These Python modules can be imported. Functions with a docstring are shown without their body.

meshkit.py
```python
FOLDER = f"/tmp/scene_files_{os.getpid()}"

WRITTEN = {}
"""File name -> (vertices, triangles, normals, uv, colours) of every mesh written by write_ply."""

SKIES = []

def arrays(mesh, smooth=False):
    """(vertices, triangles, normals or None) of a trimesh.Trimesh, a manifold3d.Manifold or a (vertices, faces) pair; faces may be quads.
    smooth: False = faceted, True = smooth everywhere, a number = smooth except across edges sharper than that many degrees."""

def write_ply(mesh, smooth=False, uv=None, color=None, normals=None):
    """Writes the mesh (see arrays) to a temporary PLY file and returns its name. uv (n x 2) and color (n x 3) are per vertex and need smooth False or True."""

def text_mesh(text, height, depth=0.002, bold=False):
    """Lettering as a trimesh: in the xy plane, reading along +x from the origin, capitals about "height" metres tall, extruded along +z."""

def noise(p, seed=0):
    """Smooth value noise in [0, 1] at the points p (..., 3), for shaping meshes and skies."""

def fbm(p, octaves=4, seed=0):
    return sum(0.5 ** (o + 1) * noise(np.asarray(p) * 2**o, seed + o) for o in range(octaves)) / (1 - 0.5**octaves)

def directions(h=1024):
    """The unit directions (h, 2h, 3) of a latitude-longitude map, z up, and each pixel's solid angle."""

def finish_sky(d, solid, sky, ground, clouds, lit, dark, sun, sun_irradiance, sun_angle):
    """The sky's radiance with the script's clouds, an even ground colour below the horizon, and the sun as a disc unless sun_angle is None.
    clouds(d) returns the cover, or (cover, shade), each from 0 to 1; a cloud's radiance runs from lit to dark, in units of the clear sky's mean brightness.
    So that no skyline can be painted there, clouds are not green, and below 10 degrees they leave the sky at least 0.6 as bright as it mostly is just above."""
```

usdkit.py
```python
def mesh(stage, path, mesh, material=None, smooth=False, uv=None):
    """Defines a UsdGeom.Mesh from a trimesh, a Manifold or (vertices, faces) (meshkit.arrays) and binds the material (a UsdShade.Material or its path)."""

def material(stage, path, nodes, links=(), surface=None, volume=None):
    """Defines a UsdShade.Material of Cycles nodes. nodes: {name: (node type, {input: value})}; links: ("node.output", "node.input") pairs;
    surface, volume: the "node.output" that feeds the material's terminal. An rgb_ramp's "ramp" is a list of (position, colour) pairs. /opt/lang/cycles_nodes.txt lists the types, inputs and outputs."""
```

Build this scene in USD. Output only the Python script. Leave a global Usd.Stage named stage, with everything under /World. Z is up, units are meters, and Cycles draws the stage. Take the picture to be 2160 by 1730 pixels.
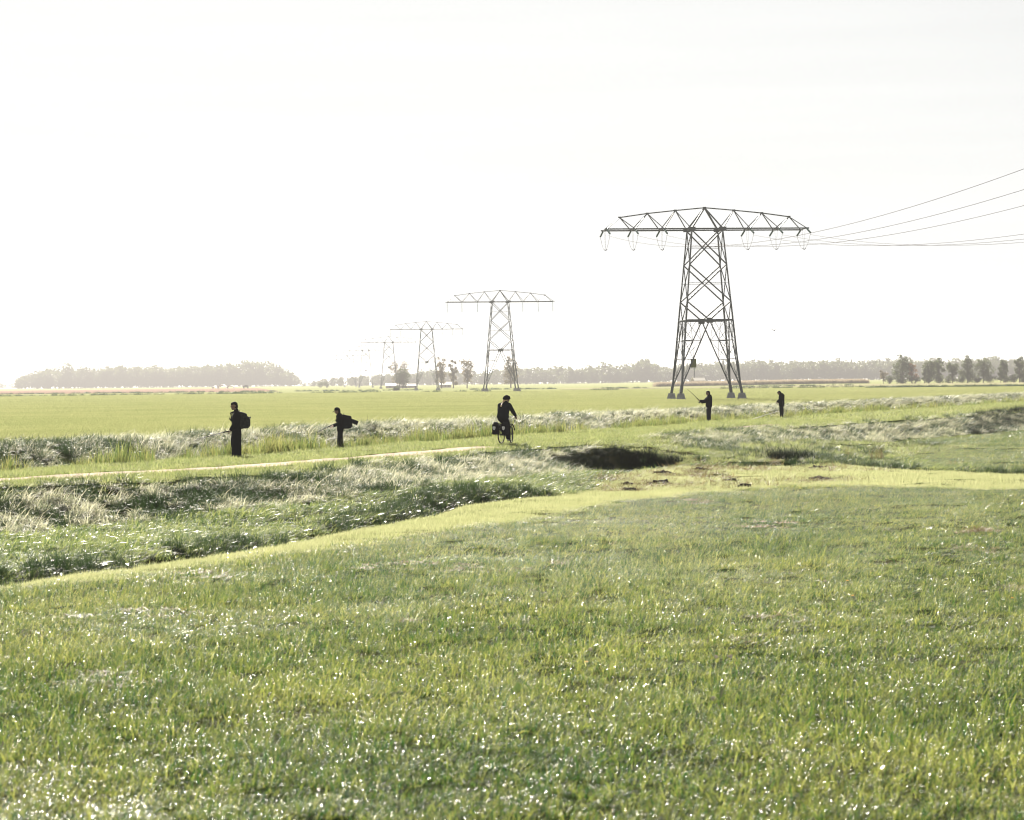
import math, numpy as np, trimesh, shapely, usdkit, meshkit
import manifold3d as m3
from pxr import Usd, UsdGeom, UsdLux, UsdShade, Gf, Sdf, Vt

stage = Usd.Stage.CreateInMemory()
UsdGeom.SetStageUpAxis(stage, UsdGeom.Tokens.z)
UsdGeom.Xform.Define(stage, '/World')
RNG = np.random.default_rng(7)

# ------------------------------------------------------------------ camera, sky, sun, exposure
CAM = np.array([0.0, 0.0, 2.45])
PITCH, ROLL = math.atan(62 / 5500), math.radians(0.6)
fw = np.array([0, math.cos(PITCH), -math.sin(PITCH)])
r0, u0 = np.array([1.0, 0, 0]), np.array([0, math.sin(PITCH), math.cos(PITCH)])
rt, up = r0 * math.cos(ROLL) - u0 * math.sin(ROLL), u0 * math.cos(ROLL) + r0 * math.sin(ROLL)
cam = UsdGeom.Camera.Define(stage, '/World/camera')
cam.AddTransformOp().Set(Gf.Matrix4d(*rt, 0, *up, 0, *(-fw), 0, *CAM, 1))
cam.CreateHorizontalApertureAttr(36.0)
cam.CreateFocalLengthAttr(36.0 * 5500 / 2160)
cam.CreateFStopAttr(3.2)
cam.CreateFocusDistanceAttr(105.0)
cam.CreateClippingRangeAttr(Gf.Vec2f(0.5, 60000))
cam.CreateExposureAttr(1.5)

SUN_EL, SUN_AZ = math.radians(31), math.radians(-12)          # azimuth from +y towards +x
sun_dir = np.array([math.sin(SUN_AZ) * math.cos(SUN_EL), math.cos(SUN_AZ) * math.cos(SUN_EL), math.sin(SUN_EL)])
sun = UsdLux.DistantLight.Define(stage, '/World/sun')
sun.CreateIntensityAttr(1.25)
sun.CreateAngleAttr(0.53)
sun.CreateColorAttr(Gf.Vec3f(1.0, 0.93, 0.82))
sun.GetPrim().CreateAttribute('inputs:normalize', Sdf.ValueTypeNames.Bool).Set(True)
q = Gf.Rotation(Gf.Vec3d(0, 0, 1), Gf.Vec3d(*sun_dir)).GetQuat()
sun.AddOrientOp().Set(Gf.Quatf(q))

def mat(name, nodes, links=(), surface=None, volume=None):
    return usdkit.material(stage, '/World/Looks/' + name, nodes, links, surface, volume)

sky = UsdLux.DomeLight.Define(stage, '/World/sky')
# the physical sky behind a thin veil of morning moisture that takes its colour and evens it out
skym = mat('sky_look', {
    's': ('sky_texture', {'sky_type': 'single_scattering', 'sun_disc': False, 'sun_elevation': SUN_EL, 'sun_rotation': SUN_AZ,
                          'altitude': 0.0, 'air_density': 1.0, 'aerosol_density': 1.0, 'ozone_density': 1.0}),
    'bw': ('rgb_to_bw', {}), 'pw': ('math', {'math_type': 'power', 'value2': 0.75}), 'k': ('math', {'math_type': 'multiply', 'value2': 1.12}),
    'cap': ('math', {'math_type': 'smoothmin', 'value2': 6.75, 'value3': 1.0}),
    'geo': ('geometry', {}), 'mp': ('mapping', {'scale': (2.0, 2.0, 45.0), 'rotation': (0.0, 0.06, 0.0)}), 'cn': ('noise_texture', {'scale': 1.6, 'detail': 5.0, 'roughness': .6}), 'cl': ('map_range', {'from_min': .35, 'from_max': .75, 'to_min': .975, 'to_max': 1.02, 'clamp': True}), 'cm': ('math', {'math_type': 'multiply'}),
    'tint': ('mix_color', {'blend_type': 'multiply', 'fac': 1.0, 'b': (.998, 1.0, .985), 'use_clamp_result': False}),
    'sc': ('mix_color', {'blend_type': 'multiply', 'fac': 1.0, 'b': (.30, .36, .42), 'use_clamp_result': False}),
    'mx': ('mix_color', {'fac': 0.95}),
    'b': ('background_shader', {'strength': 0.05})},
    [('s.color', 'bw.color'), ('bw.val', 'pw.value1'), ('pw.value', 'k.value1'), ('k.value', 'cap.value1'), ('geo.position', 'mp.vector'), ('mp.vector', 'cn.vector'), ('cn.fac', 'cl.value'), ('cap.value', 'cm.value1'), ('cl.result', 'cm.value2'), ('cm.value', 'tint.a'), ('s.color', 'sc.a'), ('sc.result', 'mx.a'), ('tint.result', 'mx.b'), ('mx.result', 'b.color')], surface='b.background')
UsdShade.MaterialBindingAPI.Apply(sky.GetPrim()).Bind(skym)
sky.GetPrim().SetCustomDataByKey('kind', 'structure')

# ------------------------------------------------------------------ small helpers
USED = {}
def numbered(path):
    n = USED.get(path, 0); USED[path] = n + 1
    return path if n == 0 else '%s_%03d' % (path, n)

def tag(p, label=None, cat=None, group=None, kind=None):
    p = p.GetPrim() if hasattr(p, 'GetPrim') else p
    for k, v in (('label', label), ('category', cat), ('group', group), ('kind', kind)):
        if v: p.SetCustomDataByKey(k, v)
    return p

def thing(name, label, cat, loc=(0, 0, 0), rotz=0.0, scale=(1, 1, 1), group=None, kind=None):
    x = UsdGeom.Xform.Define(stage, numbered('/World/' + name))
    x.AddTranslateOp().Set(Gf.Vec3d(*map(float, loc))); x.AddRotateZOp().Set(float(math.degrees(rotz))); x.AddScaleOp().Set(Gf.Vec3f(*map(float, scale)))
    tag(x, label, cat, group, kind)
    return x.GetPrim()

TONE = {}          # id of a vertex array -> one random tone per blade or leaf, read by the grass and leaf materials
def put_tone(prim, mesh):
    if isinstance(mesh, tuple) and id(mesh[0]) in TONE:
        UsdGeom.PrimvarsAPI(prim).CreatePrimvar('tone', Sdf.ValueTypeNames.FloatArray, 'vertex').Set(Vt.FloatArray.FromNumpy(TONE[id(mesh[0])].astype(np.float32)))
KEEP = []
def toned(v, f, per, rng):
    v = np.ascontiguousarray(v); KEEP.append(v); TONE[id(v)] = np.repeat(rng.random(len(v) // per), per); return v, f
def obj(name, mesh, material, parent=None, smooth=False, label=None):
    path = numbered((str(parent.GetPath()) if parent is not None else '/World') + '/' + name)
    p = usdkit.mesh(stage, path, mesh, material, smooth=smooth).GetPrim()
    put_tone(p, mesh)
    if label: tag(p, label)
    return p

def dup(root, loc, rotz, label, scale=(1, 1, 1), group=None):
    c = root.GetCustomData(); name = str(root.GetPath()).split('/')[-1].rstrip('0123456789').rstrip('_')
    r = thing(name, label, c['category'], loc, rotz, scale, group or c.get('group'))
    r.GetReferences().AddInternalReference(root.GetPath()); r.SetInstanceable(True)
    return r

def V(*a): return np.array(a, float)
def cat(ms): return trimesh.util.concatenate(ms)
def box(sx, sy, sz, c=(0, 0, 0)):
    b = trimesh.creation.box((sx, sy, sz)); b.apply_translation(c); return b
def bar(a, b, w, h=None):
    a, b = np.asarray(a, float), np.asarray(b, float); d = b - a; L = np.linalg.norm(d)
    m = trimesh.creation.box((w, h or w, L)); m.apply_transform(trimesh.geometry.align_vectors([0, 0, 1], d / L)); m.apply_translation((a + b) / 2); return m
def tube(pts, radii, sides=6):
    p = np.asarray(pts, float); radii = np.broadcast_to(radii, len(p))
    t = np.gradient(p, axis=0); t /= np.linalg.norm(t, axis=1, keepdims=True)
    ref = V(0, 0, 1) if abs(t[0][2]) < .8 else V(1, 0, 0)
    a = np.cross(t, ref); a /= np.linalg.norm(a, axis=1, keepdims=True); b = np.cross(t, a)
    ang = np.arange(sides) * 2 * np.pi / sides
    v = p[:, None] + radii[:, None, None] * (np.cos(ang)[None, :, None] * a[:, None] + np.sin(ang)[None, :, None] * b[:, None])
    i, j = np.meshgrid(np.arange(len(p) - 1), np.arange(sides), indexing='ij')
    f = np.stack([i * sides + j, i * sides + (j + 1) % sides, (i + 1) * sides + (j + 1) % sides, (i + 1) * sides + j], -1).reshape(-1, 4)
    f = np.vstack([f[:, [0, 1, 2]], f[:, [0, 2, 3]]])
    n = len(p) * sides; vv = np.vstack([v.reshape(-1, 3), p[0], p[-1]])
    k = np.arange(sides); k2 = (k + 1) % sides
    f = np.vstack([f, np.stack([k2, k, np.full(sides, n)], 1), np.stack([n - sides + k, n - sides + k2, np.full(sides, n + 1)], 1)])
    return trimesh.Trimesh(vv, f, process=False)
def ss(a, b, x):
    t = np.clip((np.asarray(x, float) - a) / (b - a), 0, 1); return t * t * (3 - 2 * t)
def fbm2(x, y, s, seed=0, o=3):
    return meshkit.fbm(np.stack([np.asarray(x) * s, np.asarray(y) * s, np.zeros_like(np.asarray(x) * s)], -1), o, seed)

# ------------------------------------------------------------------ materials
def plain(name, col, rough=0.7, spec=0.4, var=0.25, scale=3.0, metallic=0.0):
    c = np.array(col)
    return mat(name, {'t': ('texture_coordinate', {}), 'n': ('noise_texture', {'scale': scale, 'detail': 4.0}),
                      'r': ('rgb_ramp', {'ramp': [(0.25, tuple(c * (1 - var))), (0.75, tuple(c * (1 + var)))]}),
                      'p': ('principled_bsdf', {'roughness': rough, 'specular_ior_level': spec, 'metallic': metallic})},
               [('t.object', 'n.vector'), ('n.fac', 'r.fac'), ('r.color', 'p.base_color')], surface='p.BSDF')

def grassmat(name, c1, c2, t1, t2, rough=0.32, spec=0.5, fac=0.5, nscale=0.35, gloss=None, dark=0.0, per_blade=0.8):
    """reflecting colour from c1 to c2 and transmitted colour from t1 to t2, blade by blade and patch by patch; gloss: roughness of the wet third of the blades"""
    nodes = {
        'g': ('geometry', {}), 'rnd': ('attribute', {'attribute': 'tone'}), 'n': ('noise_texture', {'scale': nscale, 'detail': 3.0}),
        'm': ('math', {'math_type': 'multiply', 'value2': per_blade}), 'a': ('math', {'math_type': 'multiply_add', 'value2': 0.9}),
        's': ('math', {'math_type': 'subtract', 'value2': .1 + .4 * per_blade + dark, 'use_clamp': True}),
        'rc': ('rgb_ramp', {'ramp': [(0.0, c1), (1.0, c2)]}), 'rt': ('rgb_ramp', {'ramp': [(0.0, t1), (1.0, t2)]}),
        'p': ('principled_bsdf', {'roughness': rough, 'specular_ior_level': spec}), 't': ('translucent_bsdf', {}), 'x': ('mix_closure', {'fac': fac})}
    links = [('g.position', 'n.vector'), ('rnd.fac', 'm.value1'), ('n.fac', 'a.value1'), ('m.value', 'a.value3'), ('a.value', 's.value1'),
             ('s.value', 'rc.fac'), ('s.value', 'rt.fac'), ('rc.color', 'p.base_color'), ('rt.color', 't.color'),
             ('p.BSDF', 'x.closure1'), ('t.BSDF', 'x.closure2')]
    if gloss is not None:
        nodes['lt'] = ('math', {'math_type': 'less_than', 'value2': .13}); nodes['ro'] = ('math', {'math_type': 'multiply_add', 'value2': gloss - rough, 'value3': rough})
        links += [('rnd.fac', 'lt.value1'), ('lt.value', 'ro.value1'), ('ro.value', 'p.roughness'), ('lt.value', 'sp.value1'), ('sp.value', 'p.specular_ior_level')]; nodes['sp'] = ('math', {'math_type': 'multiply_add', 'value2': .55 - spec, 'value3': spec})
    return mat(name, nodes, links, surface='x.closure')

M = {}
M['meadow'] = grassmat('meadow_grass', (.008, .030, .007), (.078, .100, .028), (.03, .11, .016), (.57, .58, .14), rough=.5, spec=.08, fac=.5, gloss=.27, per_blade=1.15, dark=.14, nscale=.24)
M['mown'] = grassmat('mown_grass', (.09, .10, .04), (.19, .19, .09), (.36, .40, .17), (.55, .55, .30), rough=.6, spec=.1, fac=.6, nscale=.8)
M['field'] = grassmat('field_grass', (.075, .10, .038), (.14, .155, .065), (.22, .26, .09), (.42, .42, .185), rough=.6, spec=.10, fac=.6, nscale=.06)
M['rank'] = grassmat('rank_grass', (.03, .05, .022), (.33, .31, .20), (.07, .12, .05), (.92, .88, .62), rough=.45, spec=.3, fac=.55, nscale=1.1)
M['verge'] = grassmat('verge_grass', (.06, .08, .025), (.18, .165, .075), (.20, .27, .08), (.50, .51, .22), rough=.5, spec=.12, fac=.55, nscale=.7)
M['rough'] = grassmat('rough_grass', (.014, .03, .012), (.10, .12, .05), (.05, .11, .03), (.46, .50, .17), rough=.5, spec=.08, fac=.5, nscale=.7, gloss=.28, per_blade=1.1, dark=.10)
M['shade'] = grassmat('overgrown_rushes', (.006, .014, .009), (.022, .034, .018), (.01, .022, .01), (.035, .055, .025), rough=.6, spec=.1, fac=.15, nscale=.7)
M['maize'] = grassmat('ripe_maize', (.40, .34, .26), (.58, .50, .40), (.3, .25, .18), (.5, .42, .3), rough=.6, spec=.1, fac=.4)
M['reed'] = grassmat('reed_blades', (.035, .06, .02), (.13, .13, .05), (.12, .21, .05), (.42, .40, .14), rough=.4, spec=.4, fac=.5, nscale=.5)
M['dark'] = grassmat('rush_blades', (.012, .026, .010), (.035, .052, .022), (.02, .06, .015), (.09, .15, .04), rough=.4, spec=.3, fac=.3, nscale=.7)
M['wetleaf'] = grassmat('wet_leaf', (.02, .035, .02), (.06, .06, .04), (.04, .07, .025), (.12, .13, .07), rough=.24, spec=.7, fac=.3)
M['straw'] = grassmat('dry_straw', (.09, .068, .03), (.30, .24, .11), (.10, .075, .03), (.36, .28, .12), rough=.5, spec=.3, fac=.35)
M['leafA'] = grassmat('tree_leaves', (.04, .06, .03), (.085, .10, .05), (.07, .10, .04), (.15, .16, .07), rough=.5, spec=.4, fac=.4, nscale=.2)
M['leafB'] = grassmat('autumn_leaves', (.14, .07, .04), (.22, .12, .07), (.22, .12, .06), (.30, .18, .10), rough=.5, spec=.4, fac=.4, nscale=.2)
M['leafC'] = grassmat('birch_leaves', (.09, .08, .05), (.15, .12, .08), (.14, .12, .06), (.22, .17, .09), rough=.5, spec=.4, fac=.4, nscale=.2)
M['bark'] = plain('bark', (.09, .075, .06), .9)
M['steel'] = plain('pylon_steel', (.030, .045, .050), .45, .5, .25, 1.2)
M['concrete'] = plain('concrete', (.22, .23, .22), .85, .3, .2, 2.0)
M['insul'] = plain('insulator_glaze', (.03, .11, .09), .25, .6, .15)
M['wire'] = plain('wire', (.14, .115, .10), 1.0, 0.0)
M['plate'] = plain('yellow_plate', (.16, .17, .03), .5, .4, .1)
M['black'] = plain('black_cloth', (.007, .009, .010), .95, .08, .2, 8)
M['black2'] = plain('dark_cloth', (.011, .014, .016), .95, .1, .3, 8)
M['camo'] = plain('camouflage_cloth', (.022, .026, .022), .85, .2, .75, 14)
M['white'] = plain('white_cloth', (.75, .77, .78), .8, .3, .05)
M['skin'] = plain('skin', (.27, .165, .115), .55, .4, .08)
M['hair'] = plain('dark_hair', (.018, .014, .011), .8, .15, .2, 20)
M['blond'] = plain('blond_hair', (.55, .40, .22), .4, .5, .15, 20)
M['rubber'] = plain('rubber', (.013, .013, .014), .8, .2, .1)
M['metal'] = plain('dark_metal', (.03, .03, .032), .35, .5, .1)
M['chrome'] = plain('bright_metal', (.6, .6, .6), .25, .5, .05, 3, 1.0)
M['emblem'] = plain('reflector_white', (.82, .83, .82), .4, .5, .02)
M['shoe'] = plain('pale_shoe', (.20, .22, .24), .7, .3, .1)
M['roof'] = plain('pale_roof', (.66, .61, .53), .5, .5, .08, .5)
M['wall'] = plain('farm_wall', (.30, .25, .22), .8, .3, .15, .5)
M['window'] = plain('dark_window', (.03, .035, .04), .2, .6, .1)
M['sand'] = plain('sand', (.46, .37, .29), 1.0, .05, .25, 1.5)
M['clod'] = plain('earth', (.035, .026, .018), .95, .2, .4, 6)
M['bird'] = plain('bird_feathers', (.02, .02, .022), .7)
M['petal'] = plain('yellow_petal', (.75, .38, .02), .6, .3, .1)
M['fluff'] = plain('white_flower_head', (.62, .55, .50), .8, .3, .15)
M['stem'] = plain('stem', (.06, .09, .03), .6)
M['stubble'] = plain('stubble_soil', (.24, .16, .12), 1.0, .0, .3, .02)
M['palefield'] = plain('pale_field', (.27, .26, .15), 1.0, .0, .3, .03)
M['rod'] = plain('rod_black', (.02, .018, .016), .4, .5, .1)
M['palerod'] = plain('pale_rod', (.6, .57, .5), .4, .5, .1)

# ------------------------------------------------------------------ the ground
PATHPTS = np.array([(-90, -60), (-55, -5), (-36, 30), (-23, 52), (-13.4, 68.15), (-8.8, 75.5), (-5.4, 83.5), (-2.41, 92.5), (0.4, 101.4), (4.6, 112.9), (9.0, 124.5), (13.1, 134.5), (20.3, 154), (39.3, 203.8), (66, 275), (125, 430), (220, 680)], float)
from scipy.interpolate import CubicSpline
_t = np.concatenate([[0], np.cumsum(np.linalg.norm(np.diff(PATHPTS, axis=0), axis=1))])
_cs = CubicSpline(_t, PATHPTS)
PATH = _cs(np.linspace(0, _t[-1], 420))
def path_uv(x, y):
    """signed distance to the track (left of it positive) and the depth y of the nearest point on it"""
    x, y = np.broadcast_arrays(np.asarray(x, float), np.asarray(y, float)); sh = x.shape
    p = np.stack([x.ravel(), y.ravel()], 1); u = np.empty(len(p)); fy = np.empty(len(p))
    from scipy.spatial import cKDTree
    _, k = cKDTree(PATH).query(p)
    best = np.full(len(p), 1e18)
    for off in (-1, 0):
        i = np.clip(k + off, 0, len(PATH) - 2); a, b = PATH[i], PATH[i + 1]; d = b - a
        t = np.clip(((p - a) * d).sum(1) / (d * d).sum(1), 0, 1); c = a + d * t[:, None]; r = p - c
        dist = np.hypot(r[:, 0], r[:, 1]); sgn = np.sign(d[:, 0] * r[:, 1] - d[:, 1] * r[:, 0]); sel = dist < best
        best[sel] = dist[sel]; u[sel] = (sgn * dist)[sel]; fy[sel] = c[sel, 1]
    return u.reshape(sh), fy.reshape(sh)

FURROW_L = np.array([(-16, 33), (-9.11, 46.2), (-7.84, 48.8), (-6.5, 52.4), (-5.3, 56.6), (-4.07, 61.3), (-3.62, 63.4), (-2.53, 66.2), (-2.0, 69.2), (-1.39, 71.2), (-.52, 73.7), (.6, 76.0)])
FURROW_R = np.array([(9.4, 99.9), (13.12, 100.8), (15.14, 95.8), (17.99, 91.7), (30, 71)])
STRIP = shapely.Polygon([*FURROW_L, (1.88, 77.8), (2.91, 84.8), (3.5, 90.6), (4.6, 95), (6.6, 100), *FURROW_R, (29, 60), (15.47, 78.9), (10.22, 82.5), (7.0, 81.0), (5.25, 77.6), (2.64, 72.2), (1.21, 68.0), (-.45, 62.4), (-1.88, 58.6), (-3.76, 53.9), (-6.06, 48.8), (-7.08, 45.8), (-8.68, 44.0), (-15, 31)])
SL, SR = shapely.LineString(FURROW_L), shapely.LineString(FURROW_R)
def line_d(ls, x, y): return shapely.distance(ls, shapely.points(np.asarray(x, float), np.asarray(y, float)))
def in_strip(x, y, wob=0.0):
    return shapely.contains_xy(STRIP, np.asarray(x) + wob, np.asarray(y))

UR = [0, 4.6, 5.6, 7.0, 8.0, 9.0, 10.8, 11.8, 14.5, 30, 4000]
ZR = [0, -.05, -.14, -.95, -1.0, -.75, 0.06, .33, .33, -.75, -.75]
U2 = [-400, -13, -9, -4.6, -3.6, -2.0, 0]
Z2 = [-1.0, -1.0, -.80, -.52, -.36, -.06, 0]
FYK = [55, 60, 66, 70, 75, 79, 84, 95, 102, 112, 130, 142, 160, 185, 240]
CREST = [2.3, 2.3, 2.5, 3.4, 3.6, 2.8, 2.1, 1.5, 2.4, 2.5, 2.4, 2.6, 4.4, 4.9, 4.0]          # how far in front of the track the bank breaks away
FOOTZ = [-1.0, -1.0, -.95, -.75, -.60, -.60, -.62, -.85, -1.0, -1.0, -1.0, -1.0, -1.0, -1.0, -1.0]
def ditch_shift(fy): return .9 + 1.3 * np.exp(-((fy - 147) / 9.0) ** 2)
def ground_z(x, y):
    x, y = np.broadcast_arrays(np.asarray(x, float), np.asarray(y, float))
    u, fy = path_uv(x, y)
    uu = np.where(u > 3, np.maximum(u - ditch_shift(fy), 3), u)
    right = np.interp(uu, UR, ZR)
    cr, fz = np.interp(fy, FYK, CREST), np.interp(fy, FYK, FOOTZ); ft = np.interp(fy, [66, 76], [3.7, 3.1])
    d = -u - cr                                             # beyond the crest, down the slope
    left = np.where(d < 0, -.06 * np.clip(-u, 0, None) / cr, -.06 + (fz + .06) * ss(-.3, 1.0, d / ft) - (1 + fz) * ss(1.0, 2.2, d / ft))
    z = np.where(u > 0, right, left)
    zr = np.where(u < 0, np.interp(u, U2, Z2), z)
    wr = ss(101, 106, fy) * (1 - ss(124, 134, fy)); z = z * (1 - wr) + zr * wr
    pit = ss(94.8, 96.6, fy) * (1 - ss(102.2, 104.2, fy)) * ss(-6.0, -5.3, u) * (1 - ss(-3.9, -3.0, u))
    z = z - pit * np.maximum(0, z + 1.9)
    near = (u < 0) & (y < 140)
    for ls in (SL, SR):
        d = line_d(ls, x, y); z = z - np.where(near, .28 * np.exp(-(d / .45) ** 2), 0)
    rough = (fbm2(x, y, .35, 3) - .5) * .14 + (fbm2(x, y, 1.3, 5) - .5) * .06
    z = z + rough * np.where(np.abs(u) < 3, .5, 1) * np.clip(1.2 - y / 400, 0.0, 1)
    z = z - .6 * ss(820, 1150, y) * (1 - ss(60, 160, x)) - np.clip(y - 3500, 0, None) * .002
    return z

ys = np.concatenate([np.arange(-60, 12, 4), np.arange(12, 130, .4), np.arange(130, 300, 1.0), np.geomspace(300, 14000, 130)])
tt = np.linspace(-1, 1, 261); tt = np.sign(tt) * (0.5 * np.abs(tt) + .5 * np.abs(tt) ** 3)
wid = 70 + np.clip(ys, 0, None) * .55
GX, GY = tt[None, :] * wid[:, None], np.repeat(ys[:, None], len(tt), 1)
GZ = ground_z(GX, GY)
ny, nx = GX.shape
i, j = np.meshgrid(np.arange(ny - 1), np.arange(nx - 1), indexing='ij'); a = i * nx + j
GF = np.stack([a, a + 1, a + nx + 1, a + nx], -1).reshape(-1, 4)
soil = mat('ground_look', {
    'g': ('geometry', {}), 'n': ('noise_texture', {'scale': .5, 'detail': 6.0}), 'n2': ('noise_texture', {'scale': .015, 'detail': 4.0}),
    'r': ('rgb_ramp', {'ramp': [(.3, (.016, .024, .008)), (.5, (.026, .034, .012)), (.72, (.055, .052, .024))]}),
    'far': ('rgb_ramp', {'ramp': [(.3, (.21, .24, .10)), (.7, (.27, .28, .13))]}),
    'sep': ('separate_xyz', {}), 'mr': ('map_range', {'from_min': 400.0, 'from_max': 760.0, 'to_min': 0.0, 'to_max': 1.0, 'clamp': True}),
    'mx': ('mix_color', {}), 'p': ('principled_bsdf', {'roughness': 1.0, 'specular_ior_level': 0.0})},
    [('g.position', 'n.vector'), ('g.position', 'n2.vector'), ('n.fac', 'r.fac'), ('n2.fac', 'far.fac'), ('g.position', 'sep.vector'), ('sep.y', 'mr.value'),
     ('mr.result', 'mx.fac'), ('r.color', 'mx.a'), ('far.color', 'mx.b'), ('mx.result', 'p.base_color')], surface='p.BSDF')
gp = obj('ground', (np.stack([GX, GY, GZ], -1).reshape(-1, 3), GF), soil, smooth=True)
tag(gp, kind='structure')
def gz(x, y): return float(ground_z(np.array([x]), np.array([y]))[0])

# bare track: a ribbon along the path, worn narrow, broken where grass has grown over it
def in_track(u, fy, x, y):
    w = .16 + .55 * (fbm2(x, y, .25, 11) - .35)
    on = ((fy < 96.5) & (fy > -30)) | ((fy > 127) & (fy < 137)) | ((fy > 146) & (fy < 215) & (fbm2(x, y, .12, 4) > .52))
    return on & (np.abs(u + .1) < np.clip(w, .06, .5) * np.where(fy < 96, 1.0, .8))
def track_mesh():
    vs, fs = [], []
    S = np.linspace(0, _t[-1], 2600); C = _cs(S); T = _cs(S, 1); T /= np.linalg.norm(T, axis=1, keepdims=True); N = np.stack([-T[:, 1], T[:, 0]], 1)
    offs = np.linspace(-.75, .75, 9)
    X = C[:, None, 0] + N[:, None, 0] * offs; Y = C[:, None, 1] + N[:, None, 1] * offs
    wob = (fbm2(X[:, 0], Y[:, 0], .8, 21) - .5) * .5
    half = .95 + wob * .6
    sx = np.clip(half / .75, .2, 1.5)
    X = C[:, None, 0] + N[:, None, 0] * offs * sx[:, None]; Y = C[:, None, 1] + N[:, None, 1] * offs * sx[:, None]
    Z = ground_z(X, Y) + .012 - .02 * (np.abs(offs) / .75)[None, :] ** 4
    fy = C[:, 1]
    keep = ((fy < 97.5) & (fy > -30)) | ((fy > 128) & (fy < 136)) | ((fy > 150) & (fy < 210) & (fbm2(C[:, 0], C[:, 1], .12, 4) > .5))
    n = len(offs); idx = []
    for k in range(len(S) - 1):
        if keep[k] and keep[k + 1]:
            for o in range(n - 1):
                idx.append((k * n + o, (k + 1) * n + o, (k + 1) * n + o + 1, k * n + o + 1))
    m = trimesh.Trimesh(np.stack([X, Y, Z], -1).reshape(-1, 3), np.array(idx)[:, [0, 3, 2, 0, 2, 1]].reshape(-1, 3), process=False)
    m.remove_unreferenced_vertices(); return m
tag(obj('path', track_mesh(), M['sand'], smooth=True), kind='structure')

# far fields of another colour, laid as sheets just above the meadow
def sheet(name, poly, material, lift):
    P = np.array(poly, float)
    n = 24; s = np.linspace(0, 1, n)
    a = P[0] + (P[1] - P[0]) * s[:, None]; b = P[3] + (P[2] - P[3]) * s[:, None]
    g = a[None] + (b - a)[None] * np.linspace(0, 1, 8)[:, None, None]
    z = ground_z(g[..., 0], g[..., 1]) + lift
    i, j = np.meshgrid(np.arange(7), np.arange(n - 1), indexing='ij'); k = i * n + j
    f = np.stack([k, k + 1, k + n + 1, k + n], -1).reshape(-1, 4)
    p = obj(name, (np.concatenate([g, z[..., None]], -1).reshape(-1, 3), f), material); tag(p, kind='structure'); return p
sheet('stubble_field', [(-420, 1180), (-105, 1180), (-200, 2050), (-720, 2050)], M['stubble'], .06)
sheet('pale_field', [(20, 900), (330, 900), (420, 1160), (20, 1160)], M['palefield'], .06)

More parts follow.
